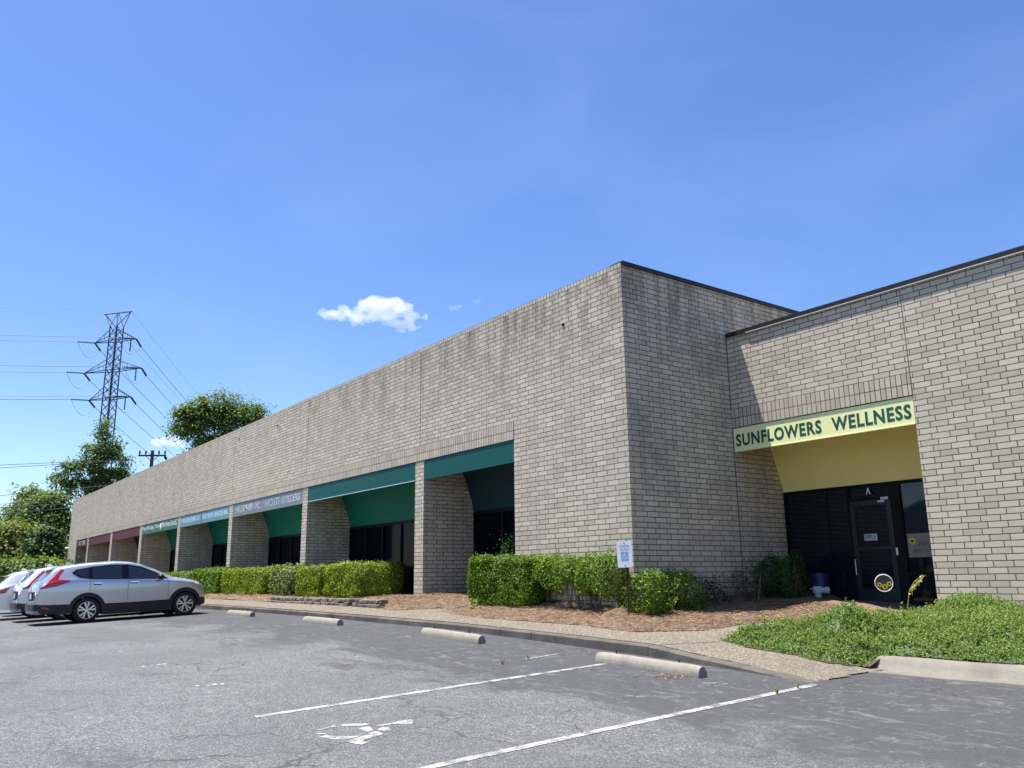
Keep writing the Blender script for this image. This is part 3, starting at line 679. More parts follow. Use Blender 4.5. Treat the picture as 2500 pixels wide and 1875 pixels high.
def needles(name, n, xr, yr, dens_poly, zf, L0, L1, wd, mat, seed, spread=.5, power=None):
    r = np.random.RandomState(seed)
    x = r.uniform(*xr, n*3); y = r.uniform(*yr, n*3)
    k = inpoly(x, y, dens_poly); x, y = x[k][:n], y[k][:n]; n = len(x)
    z = zf(x, y) + r.uniform(.0, .022, n); x = x + r.normal(0, .04, n); y = y + r.normal(0, .04, n); z = np.minimum(z, 9); a = r.uniform(0, 2*np.pi, n); l = r.uniform(L0, L1, n); tilt = r.normal(0, spread*.35, n)
    d = np.stack([np.cos(a)*np.cos(tilt), np.sin(a)*np.cos(tilt), np.sin(tilt)*.6], -1)*l[:, None]
    q = np.stack([-np.sin(a), np.cos(a), r.normal(0, .4, n)], -1)*wd/2
    c = np.stack([x, y, z+.01], -1); mid = c + np.stack([0*x, 0*x, .12*l*r.uniform(-.3, 1, n)], -1)
    V = np.stack([c-d/2-q*.4, c-d/2+q*.4, mid+q, c+d/2+q*.3, c+d/2-q*.3, mid-q], 1).reshape(-1, 3)
    i = np.arange(n)*6
    F = np.concatenate([np.stack([i, i+1, i+2, i+5], -1), np.stack([i+5, i+2, i+3, i+4], -1)])
    return np_obj(name, V, F, mat)
near = STRAW[3:22] + [(0,4.6),(0,0),(-15.3,0)]
o = needles('pine_needles', 46000, (-9,3.9), (-1.35,3.0), STRAW, strawz, .08, .20, .0045, M['straw'], 1); o['kind'] = 'stuff'; o['label'] = 'loose brown pine needles lying on the mulch beds near the corner'
o = needles('pine_needles', 16000, (-30,-9), (-1.2,.6), STRAW, strawz, .1, .25, .008, M['straw'], 2); o['kind'] = 'stuff'; o['label'] = 'loose brown pine needles on the far mulch beds'
EDGE = [(x, y) for x, y in STRAW]
# stray needles on kerb line and lot
stray = [(-.9,-2.55),(.9,-2.45),(2.2,-3.05),(2.0,-3.15),(-.6,-2.7)]
o = needles('stray_needles', 1000, (-1.5,2.3), (-6.1,-2.15), [(-.8,-2.3),(1.25,-2.25),(1.7,-2.5),(1.3,-3.0),(1.5,-4.2),(.4,-5.4),(-1.2,-6.0),(-1.2,-5.92),(.35,-5.25),(1.36,-4.15),(1.15,-3.1),(.6,-2.4)], lambda x, y: zl(x, y) - .008, .04, .12, .004, M['straw'], 6); o['kind'] = 'stuff'; o['label'] = 'dry needles and leaf bits washed along the kerb'
o = needles('stray_needles', 160, (3.4,3.9), (-3.3,-2.9), [(3.45,-3.25),(3.85,-3.25),(3.85,-3.0),(3.45,-3.0)], lambda x, y: zl(x, y) - .008, .06, .16, .004, M['straw'], 7); o['kind'] = 'stuff'; o['label'] = 'tuft of pine needles against the nearest wheel stop'

# ------------------------------------------------------------------ foliage builders
def leaf_np(cent, nrm, L_, W_, rng, jitter=.8):
    n = len(cent); nv = nrm + rng.normal(0, jitter, (n, 3)); nv /= np.linalg.norm(nv, axis=1)[:, None] + 1e-9
    a = rng.normal(0, 1, (n, 3)); t = np.cross(nv, a); t /= np.linalg.norm(t, axis=1)[:, None] + 1e-9; b = np.cross(nv, t)
    l = (L_*rng.uniform(.6, 1.25, n))[:, None]/2; w_ = (W_*rng.uniform(.7, 1.2, n))[:, None]/2
    V = np.stack([cent - t*l, cent + b*w_ - t*l*.1 + nv*w_*.25, cent + t*l, cent - b*w_ - t*l*.1 + nv*w_*.25], 1).reshape(-1, 3)
    i = np.arange(n)*4; return V, np.stack([i, i+1, i+2, i+3], -1)
def hedge(name, label, x0, x1, y0, y1, zb, h, nleaf, mat, seed, cat='hedge', group='hedges and shrubs by the wall', leaf=.05, loose=.0, round_=.12, stems=True, rz=0, bare=0.):
    """clipped hedge: leaves fill a rounded, lumpy box; stems stand inside"""
    r = np.random.RandomState(seed); cx, cy = (x0+x1)/2, (y0+y1)/2
    zg = float(strawz(np.float64(cx), np.float64(y0+.12))) - .03; h = h + zb - zg; zb = zg      # foot of the plant on the mulch
    root = empty(name, (cx, cy, zb), rz, label, cat, group)
    hx, hy = (x1-x0)/2, (y1-y0)/2
    n = int(nleaf*1.6); u = r.uniform(-1, 1, (n, 3))
    # push most samples towards the surface of the box
    ax = r.choice(3, n, p=[.22 if hy < hx else .3, .44 if hy < hx else .36, .34]); sg = np.where(r.rand(n) < .5, -1, 1)
    dep = 1 - np.abs(r.normal(0, .16 + loose*.5, n)); i = np.arange(n); u[i, ax] = sg*dep
    u[(ax == 2) & (u[:, 2] < 0), 2] *= .9
    # superellipse rounding
    pw = 5 if loose < .2 else 3
    nr = (np.abs(u)**pw).sum(1)**(1/pw); keep = nr > 0; u = u/np.maximum(nr, 1.0)[:, None]
    P = np.stack([u[:, 0]*hx, u[:, 1]*hy, (u[:, 2]+1)/2*h], -1)
    top = P[:, 2] > h*.8; P[top, 2] += np.maximum(0, wav(P[top, 0]*1.0, P[top, 1], 16, seed+3))*.10*(1+loose*2) + np.abs(r.normal(0, .022, top.sum()))*(1+loose*2)
    lump = 1 + (.09+loose*.28)*wav(P[:, 0]*1.0+seed, P[:, 1]*1.5+P[:, 2]*1.7, 5, seed) + (.03+loose*.15)*wav(P[:, 0]+P[:, 2], P[:, 1]-P[:, 2], 14, seed+1)
    P[:, 1] *= lump; P[:, 2] *= lump; P[:, 0] *= 1 + (lump-1)*(.3/hx if hx > .5 else 1)
    P += r.normal(0, .02 + loose*.03, P.shape)
    P[:, 2] = np.maximum(P[:, 2], .03)
    if True:   # gaps
        g = wav(P[:, 0]*1.2, P[:, 2]*1.2 + P[:, 1], 7, seed+7); low = np.clip(1 - P[:, 2]/h*1.6, 0, 1)
        k = g > (-.62 + loose*.6 + bare*low*1.1); P = P[k]; u = u[k]
    P = P[:nleaf]; u = u[:len(P)]
    V, F = leaf_np(P, u*np.array([1, 1, 1.1]), leaf, leaf*.5, r)
    np_obj('foliage', V, F, mat, root)
    if stems:
        mb = MB(); ns = max(4, int((x1-x0)*5))
        for k in range(ns):
            sx = r.uniform(-hx*.85, hx*.85); sy = r.uniform(-hy*.5, hy*.5)
            for _ in range(2):
                tx = sx + r.uniform(-.2, .2); ty = sy + r.uniform(-.15, .15)
                tx = max(-hx*.9, min(hx*.9, tx))
                mb.tube([(sx,sy,-.05),((sx+tx)/2+r.uniform(-.03,.03),(sy+ty)/2,h*.4),(tx,ty,h*.82)], [.012,.009,.004], 5)
        mb.build('stems', M['twig'], root)
    return root
ZB = .13
hedge('clipped_hedge', 'dense clipped green hedge in front of the bay with the darkest teal panel', -4.68, -2.35, -.62, .02, .0, 1.05, 42000, M['leaf_hedge'], 11, leaf=.05, loose=.08, bare=.3)
hedge('clipped_hedge', 'thinner leggy hedge section with bare stems between the dense hedge and the corner shrub', -2.45, -.95, -.6, -.02, -.03, 1.03, 9500, M['leaf_hedge'], 12, leaf=.05, loose=.28, bare=1.5)
hedge('clipped_hedge', 'round-topped hedge section just behind the parking sign', -1.05, -.08, -.6, -.03, -.05, 1.0, 7000, M['leaf_hedge'], 13, leaf=.05, loose=.35, bare=1.3)
hedge('corner_shrub', 'low bright shrub at the building corner behind the sign post', -.15, .78, -.36, .12, -.07, .70, 4800, M['leaf_hedge'], 14, 'shrub', leaf=.055, loose=.5, bare=.2)
hedge('shaded_shrub', 'dense dark shrub against the shaded side wall, nearest the corner', .06, .72, .38, 1.2, .0, .66, 4200, M['leaf_hedge'], 15, 'shrub', leaf=.05, loose=.45)
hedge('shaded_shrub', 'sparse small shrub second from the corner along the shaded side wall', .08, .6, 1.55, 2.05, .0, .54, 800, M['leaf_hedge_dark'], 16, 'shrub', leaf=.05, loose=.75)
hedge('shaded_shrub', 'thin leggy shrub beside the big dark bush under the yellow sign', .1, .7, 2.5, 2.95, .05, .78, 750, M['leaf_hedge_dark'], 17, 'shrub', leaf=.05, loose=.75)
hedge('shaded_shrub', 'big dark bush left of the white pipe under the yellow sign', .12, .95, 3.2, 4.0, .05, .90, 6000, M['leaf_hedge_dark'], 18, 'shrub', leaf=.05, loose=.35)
hedge('clipped_hedge', 'yellow-green clipped hedge running back into the teal bay behind the stone edging', -12.35, -9.9, -.6, .9, .16, .93, 30000, M['leaf_yellow'], 21, leaf=.065, loose=.05)
hedge('clipped_hedge', 'small yellow-green hedge with a dark fern-like tuft at the end of the stone edging', -14.3, -12.4, -.62, .2, .15, .88, 16000, M['leaf_yellow'], 22, leaf=.065, loose=.08)
hedge('mottled_shrub', 'loose pale-leaved shrub between two clipped hedges before the second pier', -16.7, -14.4, -.6, .1, .16, .90, 11000, M['leaf_pale'], 23, 'shrub', leaf=.09, loose=.3)
hedge('clipped_hedge', 'long square clipped hedge in front of the grey lettered bay', -21.6, -16.9, -.62, .2, .16, .90, 34000, M['leaf_yellow'], 24, leaf=.07, loose=.02)
hedge('clipped_hedge', 'glossy light-flecked hedge in front of the light blue bay', -25.2, -21.8, -.6, .1, .16, .95, 18000, M['leaf_hedge'], 25, leaf=.09, loose=.15)
hedge('clipped_hedge', 'dark hedge running behind the bonnet of the silver car', -30.5, -25.3, -.6, .2, .16, .88, 20000, M['leaf_hedge'], 26, leaf=.09, loose=.08)
def spray(name, label, loc, h, n, mat, seed, cat='plant', group=None, leaf=.06, lean=.3, nst=4, spread=.12):
    r = np.random.RandomState(seed); root = empty(name, loc, 0, label, cat, group); mb = MB(); P = []; D = []
    for k in range(nst):
        a = r.uniform(0, 6.28); d = Vector((math.cos(a)*lean, math.sin(a)*lean, 1)); hh = h*r.uniform(.65, 1); pts = [d*hh*t + Vector((0, 0, -.05*(t == 0))) for t in (0, .35, .7, 1)]
        mb.tube(pts, [.006,.005,.004,.002], 5)
        for j in range(n//nst):
            t = r.uniform(.2, 1); P.append(np.array(d*hh*t) + r.normal(0, spread*(1.1-t*.5)*h*.5, 3)); D.append(r.normal(0, 1, 3))
    P = np.array(P); P[:, 2] = np.maximum(P[:, 2], .01)
    V, F = leaf_np(P, np.array(D), leaf, leaf*.42, r); np_obj('foliage', V, F, mat, root); mb.build('stems', M['twig'], root); return root
spray('tall_shrub', 'tall dark shrub rising behind the clipped hedge in the darkest bay', (-4.3,.35,.05), 1.62, 700, M['leaf_hedge_dark'], 31, 'shrub', nst=6, lean=.12, leaf=.07, spread=.16)
spray('flowering_weed', 'pale flowering weed above the hedge in the darkest bay', (-4.75,.15,.05), 1.22, 260, M['leaf_pale'], 32, nst=5, lean=.2, leaf=.05)
spray('feathery_weed', 'wispy green weed poking above the middle of the clipped hedge', (-3.05,-.1,.0), 1.28, 160, M['leaf_weed'], 33, nst=6, lean=.22, leaf=.05)
spray('low_weed', 'small spiky light green weed at the foot of the shaded shrub', (.62,.15,.0), .3, 50, M['leaf_weed'], 34, nst=5, lean=.8, leaf=.1)
spray('low_weed', 'light green weed at the left foot of the clipped hedge', (-4.1,-.72,-.01), .3, 60, M['leaf_weed'], 35, nst=5, lean=.6, leaf=.08)
for i, (x, y, l_) in enumerate([(1.41,-3.99,'green weed tuft in the asphalt seam before the second wheel stop'),(1.30,-3.45,'tiny weed in the asphalt seam nearer the kerb'),(5.30,-3.19,'green tuft on the white line beyond the ramp'),(5.26,-2.78,'smaller green tuft where the white line meets the ramp')]):
    spray('pavement_weed', l_, (x, y, float(zl(x, y))), .07, 26, M['leaf_weed'], 40+i, 'weed', 'weeds in pavement cracks', leaf=.025, lean=.5, nst=5, spread=.3)
st = spray('dry_stalk', 'pale yellow dried flower stalk leaning in the juniper before the door', (4.25,1.5,.12), .01, 4, M['leaf_dry'], 50, 'plant')
for ch in list(st.children): bpy.data.objects.remove(ch)
mb = MB(); mb.tube([(0,0,0),(.06,-.0,.26),(.16,.0,.40),(.27,.02,.47)], [.006,.005,.004,.002], 5); mb.build('stem', M['leaf_dry'], st)
r = np.random.RandomState(5); P = []
for k in range(70):
    t = r.uniform(.3, 1); x = .06 + max(0, t-.3)*.33; z = .06 + .40*t**.8; P.append((x + r.normal(0, .014), r.normal(0, .014), z + r.normal(0, .014)))
V, F = leaf_np(np.array(P), r.normal(0, 1, (70, 3)), .045, .018, r); np_obj('seed_heads', V, F, M['leaf_dry'], st)

# juniper ground cover
def bedbase(x, y): return np.maximum(gz(x, y), zl(x, y) + .15*np.clip((x-4.75)/.3, 0, 1)*np.clip((y+1.0)/.4, 0, 1))
BED = [(2.72,-1.0),(2.85,-.45),(3.1,.2),(3.4,.8),(3.85,1.4),(4.0,2.95),(15.5,2.95),(15.8,.42),(11,.16),(8,.02),(6.5,-.12),(5.5,-.32),(5.04,-.38),(4.9,-.92),(4.3,-1.12),(3.4,-1.08)]
o = grid_obj('planting_soil', np.arange(2.6, 16, .2), np.arange(-1.3, 3.2, .1), lambda x, y: bedbase(x, y) + .012 + .19*np.clip((segdist(x, y, BED)-.1)/.9, 0, 1), M['soil'], mask=lambda x, y: inpoly(x, y, BED)); o['kind'] = 'structure'
def juniz(x, y):
    d = segdist(x, y, BED); e = np.clip(d/.3, 0, 1)**.6; lift = .235*np.clip(d/.85, 0, 1) + .045*np.clip(y+.3, 0, 2.6)*np.clip(d/.5, 0, 1)
    return bedbase(x, y) + lift + e*(.13 + .07*wav(x, y, 3.2, 8) + .06*wav(x, y, 11, 9) + .06*wav(x, y, 24, 12)) + .20*np.exp(-(((x-4.25)/.28)**2 + ((y+.0)/.3)**2)) + .16*np.exp(-(((x-5.0)/.5)**2 + ((y-2.3)/.35)**2)) + .12*np.exp(-(((x-7.5)/.9)**2 + ((y-1.5)/.6)**2))
def juniper():
    r = np.random.RandomState(9); n = 24000; x = 2.6 + (r.rand(n*2)**1.25)*9.2; y = r.uniform(-1.25, 3.0, n*2); k = inpoly(x, y, BED); x, y = x[k][:n], y[k][:n]; n = len(x)
    z = juniz(x, y); eps = .04
    gx = (juniz(x+eps, y)-z)/eps; gy = (juniz(x, y+eps)-z)/eps
    # each sprig: a short plume of 9 little blades
    V_, F_ = [], []
    a = r.uniform(0, 6.28, n); tl = r.uniform(.5, 1.25, n); d = np.stack([np.cos(a)*np.sin(tl)-gx*.4, np.sin(a)*np.sin(tl)-gy*.4, np.cos(tl)], -1); d /= np.linalg.norm(d, axis=1)[:, None]
    c = np.stack([x, y, z-.03-r.uniform(0, .08, n)], -1); ln = r.uniform(.05, .11, n); dist = np.hypot(x-11.2, y+11)
    P = []; Nn = []
    allc = []; alld = []
    for j in range(9):
        t = (j+1)/9; cc = c + d*(ln*t)[:, None]; dd = d*.7 + r.normal(0, .7, (n, 3)); dd /= np.linalg.norm(dd, axis=1)[:, None]
        allc.append(cc); alld.append(dd)
    c = np.concatenate(allc); d = np.concatenate(alld); m_ = len(c); s = r.normal(0, 1, (m_, 3)); q = np.cross(d, s); q /= np.linalg.norm(q, axis=1)[:, None]
    l = r.uniform(.02, .038, m_)[:, None]; wd = .0065
    V = np.stack([c-q*wd, c+d*l*.5-q*wd*1.3, c+d*l, c+d*l*.5+q*wd*1.3], 1).reshape(-1, 3); i = np.arange(m_)*4
    o = np_obj('juniper_ground_cover', V, np.stack([i, i+1, i+2, i+3], -1), M['juniper']); o['kind'] = 'stuff'; o['label'] = 'low bright green juniper ground cover filling the bed right of the ramp'
    # darker solid sheet just below the sprig tips
    o2 = grid_obj('juniper_mat', np.arange(2.6, 16, .06), np.arange(-1.3, 3.1, .06), lambda x, y: juniz(x, y) - .07 + .02*wav(x, y, 40, 3), M['leaf_hedge_dark'], mask=lambda x, y: inpoly(x, y, BED)); o2['kind'] = 'stuff'; o2['label'] = 'dark green sheet underneath the juniper tips'
juniper()
for i, (x, y, h, l_) in enumerate([(3.0,-.85,.34,'upright leafy weed at the left tip of the juniper bed'),(3.2,-.55,.36,'broad-leaved weed just inside the left tip of the juniper bed'),(3.75,-.05,.40,'weed standing in the juniper left of the mound'),(4.75,.5,.36,'pale weed in the juniper right of the mound, before the door')]):
    spray('bed_weed', l_, (x, y, float(juniz(np.float64(x), np.float64(y)))-.12), h, 34, M['leaf_weed'], 60+i, 'weed', 'weeds in the juniper bed', leaf=.055, lean=.12, nst=3, spread=.1)

# stone edging
r = np.random.RandomState(3)
def stones(name, label, x0, x1, yb, zb, rows, ret=None):
    root = empty(name, ((x0+x1)/2, yb, zb), 0, label, 'edging', 'stone edgings along the sidewalk'); cx = (x0+x1)/2
    k = 0
    for rw in range(rows):
        x = x0 - cx + (0 if rw % 2 == 0 else .12)
        while x < x1 - cx - .1:
            wd = r.uniform(.2, .33); mb = MB(); h = .105; z = rw*h; y0 = rw*.03 + r.uniform(-.015, .015)
            mb.box(x, min(x+wd-.015, x1-cx), y0, y0+.2, z, z+h-.008)
            o = mb.build('edging_stone', M['stone'], root)
            for v in o.data.vertices: v.co += Vector(r.uniform(-.016, .016, 3))
            md = o.modifiers.new('b', 'BEVEL'); md.width = .02; md.segments = 2; x += wd; k += 1
    return root
stones('stone_edging', 'long two-course grey stone edging below the small yellow-green hedges', -15.25, -9.55, -1.06, -.03, 2)
stones('stone_edging', 'short stone edging left of the nearest full-height pier', -9.3, -7.75, -1.08, -.035, 2)
mb = MB(); 
for k in range(4): mb.box(-10.6+k*.62, -10.05+k*.62, -.15, .25, .15, .2)
o = mb.build('stepping_slab', M['kerb_light'], bevel=.01); tag(o, 'pale flat slabs lying behind the stone edging at the foot of the teal bay', 'slab')

# ------------------------------------------------------------------ wheel stops
def stop(x0, x1, y, label):
    root = empty('wheel_stop', ((x0+x1)/2, y, 0), 0, label, 'wheel stop', 'concrete wheel stops'); hl = (x1-x0)/2; cx = (x0+x1)/2
    za, zb_ = float(zl(x0, y)), float(zl(x1, y)); mb = MB(); prof = [(-.085,-.005),(-.085,.055),(-.055,.115),(-.02,.135),(.02,.135),(.055,.115),(.085,.055),(.085,-.005)]
    prev = None; n = 16
    for i in range(n+1):
        t = i/n; x = -hl + 2*hl*t; z = za + (zb_-za)*t; e = 1 if 0 < i < n else .9
        S_ = [(x, a*e + .003*math.sin(i*3.1+a*40), z + b*e + .002*math.sin(i*2.3+b*60)) for a, b in prof]
        if prev:
            for k in range(len(prof)): mb.face([prev[k], S_[k], S_[(k+1) % len(prof)], prev[(k+1) % len(prof)]])
        else: mb.face(S_)
        prev = S_
    mb.face(prev); mb.build('concrete_bar', M['stop'], root, smooth=True)
    for sx in (-hl*.62, hl*.6):
        m2 = MB(); z = za + (zb_-za)*(sx+hl)/(2*hl); m2.tube([(sx,0,z+.12),(sx-.006,0,z+.165)], .008, 8); m2.tube([(sx-.006,0,z+.163),(sx-.006,0,z+.172)], .014, 8); m2.build('anchor_pin', M['cap'], root)
stop(2.19, 4.03, -2.90, 'nearest concrete wheel stop, at the ramp, with rusty pins')
stop(-2.47, -.63, -2.93, 'second wheel stop from the ramp')
stop(-7.85, -6.0, -2.93, 'third wheel stop from the ramp, right of the silver car')
stop(-13.2, -11.35, -2.93, 'farthest bare wheel stop, closest to the silver car')

# ------------------------------------------------------------------ accessible parking sign
sg = empty('parking_sign', (.27, -.42, -.06), 0, 'faded white accessible parking sign with blue square on a thin rusty post', 'sign')
mb = MB(); mb.box(-.018, .018, -.006, .006, 0, 1.34); mb.box(-.03,-.018,-.016,-.004,0,1.34); mb.box(.018,.03,-.016,-.004,0,1.34)
mb.build('post', simple('rusty_post', (.045, .028, .02), .8, .4), sg)
SR = Matrix.Translation((0, -.03, 0)) @ Matrix.Rotation(R(16), 4, 'Z') @ Matrix.Rotation(R(-1.5), 4, 'Y')
pl = bpy.data.objects.new('x', None); bpy.data.objects.remove(pl)
M['sign_face'] = panelmat('faded_sign_face', (.70, .71, .76), (.55, .55, .62), .5); M['sign_blue'] = panelmat('faded_blue', (.16, .36, .58), (.3, .5, .65), .5)
mb = MB(); w2, z0, z1 = .152, .86, 1.325; rr = .02
pl_ = [(-w2+rr,z0),(w2-rr,z0),(w2,z0+rr),(w2,z1-rr),(w2-rr,z1),(-w2+rr,z1),(-w2,z1-rr),(-w2,z0+rr)]
mb.prism(pl_, 'y', -.002, .002); plate = mb.build('sign_plate', M['sign_face'], sg); plate.matrix_local = SR
mb = MB(); mb.box(-.075, .075, -.0035, -.0025, .975, 1.135); mb.build('blue_square', M['sign_blue'], plate)
mb = MB()
mb.disc((.0,-.0045,1.115), .010, (0,1,0), 12); mb.box(-.006,.006,-.0055,-.0042,1.055,1.103); mb.box(-.006,.03,-.0055,-.0042,1.05,1.06); mb.box(.022,.032,-.0055,-.0042,1.015,1.052); mb.box(.028,.05,-.0055,-.0042,1.01,1.02); mb.box(0,.025,-.0055,-.0042,1.075,1.083)
for i in range(14):
    a0 = math.pi*.45 + i*math.pi*1.25/14; a1 = a0 + math.pi*1.25/14; P = lambda a, q: (.0+q*math.cos(a), -.005, 1.038+q*math.sin(a))
    mb.face([P(a0,.030), P(a1,.030), P(a1,.039), P(a0,.039)])
mb.build('wheelchair_symbol', M['white'], plate, fix=False)
M['sign_ink'] = simple('faded_grey_print', (.48, .5, .58), .6)
lettering('RESERVED', -.10, -.0035, 1.225, .035, .2, M['sign_ink'], plate, .005, extrude=.001); lettering('PARKING', -.09, -.0035, 1.165, .035, .18, M['sign_ink'], plate, .005, extrude=.001)
for z in (.895, 1.285):
    mb = MB(); mb.tube([(0,-.002,z),(0,-.016,z)], .009, 8); mb.build('bolt', M['cap'], plate)

# ------------------------------------------------------------------ things by the door
pi = empty('standpipe', (.98, 4.1, .08), 0, 'white capped pipe fitting standing beside the dark bush', 'pipe')
M['pvc'] = simple('aged_white_pvc', (.50, .50, .48), .55, bmp=.3)
mb = MB(); mb.tube([(0,0,-.1),(0,0,.2)], .072, 16); mb.build('riser', M['pvc'], pi, smooth=True)
mb = MB(); mb.tube([(0,0,.19),(0,0,.21),(0,0,.31),(0,0,.33)], [.09,.1,.1,.085], 16); mb.build('collar', M['pvc'], pi, smooth=True)
mb = MB(); mb.tube([(.05,-.0,.25),(.14,.08,.25)], .055, 14); mb.tube([(.13,.07,.25),(.18,.12,.25)], .07, 14); mb.tube([(-.05,0,.27),(-.13,-.05,.28)], .02, 10); mb.build('side_outlet', M['pvc'], pi, smooth=True)
bn = empty('plastic_bin', (.42, 4.36, .06), 0, 'dark blue plastic bin in the shade behind the white pipe', 'bin')
M['blue_bin'] = simple('dark_blue_plastic', (.008, .02, .09), .4)
mb = MB(); mb.tube([(.45,0,0),(.45,0,.55)], [.14,.18], 20); mb.build('tub', M['blue_bin'], bn, smooth=True)
mb = MB(); mb.tube([(.45,0,.55),(.45,0,.6)], [.19,.18], 20); mb.build('lid', M['blue_bin'], bn, smooth=True)
dc = empty('garden_ornament', (2.87, 3.3, .02), R(28), 'round glass ornament with three sunflowers on a wire stake before the door', 'ornament')
zc = .456
mb = MB(); mb.tube([(0,0,-.02),(0,0,zc-.145)], .004, 6); mb.tube([(0,0,zc+.14),(-.01,0,zc+.18),(-.03,0,zc+.19)], .004, 6); mb.build('wire_stake', M['cap'], dc)
mb = MB(); ring = [(.145*math.cos(2*math.pi*i/36), 0, zc+.145*math.sin(2*math.pi*i/36)) for i in range(37)]
mb.tube(ring, .009, 8, cap=False); mb.build('rim', M['white'], dc, smooth=True)
mb = MB(); mb.prism([(.14*math.cos(2*math.pi*i/36), zc+.14*math.sin(2*math.pi*i/36)) for i in range(36)], 'y', .001, .005); mb.build('glass_disc', glassmat('green_black_glass', (.012, .02, .025), .1), dc)
for fx, fz, fr_ in ((-.075,-.03,.045),(.01,-.065,.05),(.082,-.015,.045)):
    a, b, c_ = MB(), MB(), MB(); flower(a, b, fx, zc+fz, fr_, -.004); o = a.build('sunflower', M['petal'], dc); b.build('flower_centre', M['seed'], o)
mb = MB()
for k in range(9): 
    x = -.09+k*.022; mb.prism([(x-.01,zc-.09),(x+.012,zc-.085),(x+.004,zc-.125)], 'y', -.003, .0)
mb.build('leaves', M['stem'], dc)

# ------------------------------------------------------------------ cars
def carpaint(name, col, metal=.75):
    mt, t, p = nm(name); v = coord(t)
    L(t, ramp(t, noise(t, v, 900, 2), [(.3, [c*.9 for c in col]), (.7, [min(1, c*1.08) for c in col])]), p.inputs['Base Color'])
    p.inputs['Metallic'].default_value = metal; p.inputs['Roughness'].default_value = .32; p.inputs['Coat Weight'].default_value = 1; p.inputs['Coat Roughness'].default_value = .03
    return mt
M['silver'] = carpaint('silver_paint', (.56, .57, .60)); M['carwhite'] = carpaint('white_silver_paint', (.72, .73, .75), .35); M['carblack'] = carpaint('black_paint', (.02, .02, .025), .3)
M['carglass'] = glassmat('car_glass', (.010, .013, .018), .02, .8)
M['clad'] = simple('black_cladding', (.016, .017, .022), .55, spec=.4)
M['tyre'] = simple('tyre_rubber', (.014, .014, .015), .85, bmp=.3)
M['rim'] = simple('machined_alloy', (.62, .62, .62), .25, .9); M['rim_dark'] = simple('dark_alloy', (.02, .02, .022), .4, .5)
M['red_lens'] = simple('red_lens', (.35, .006, .01), .12, coat=1); M['clear_lens'] = simple('clear_lens', (.45, .46, .48), .1, coat=1); M['chrome'] = simple('chrome', (.8, .8, .8), .12, 1)
M['gloss_black'] = simple('gloss_black_trim', (.006, .006, .008), .2, spec=.25); M['bumper_grey'] = simple('grey_bumper_insert', (.22, .225, .235), .5)
M['plate'] = simple('number_plate', (.55, .57, .6), .5)
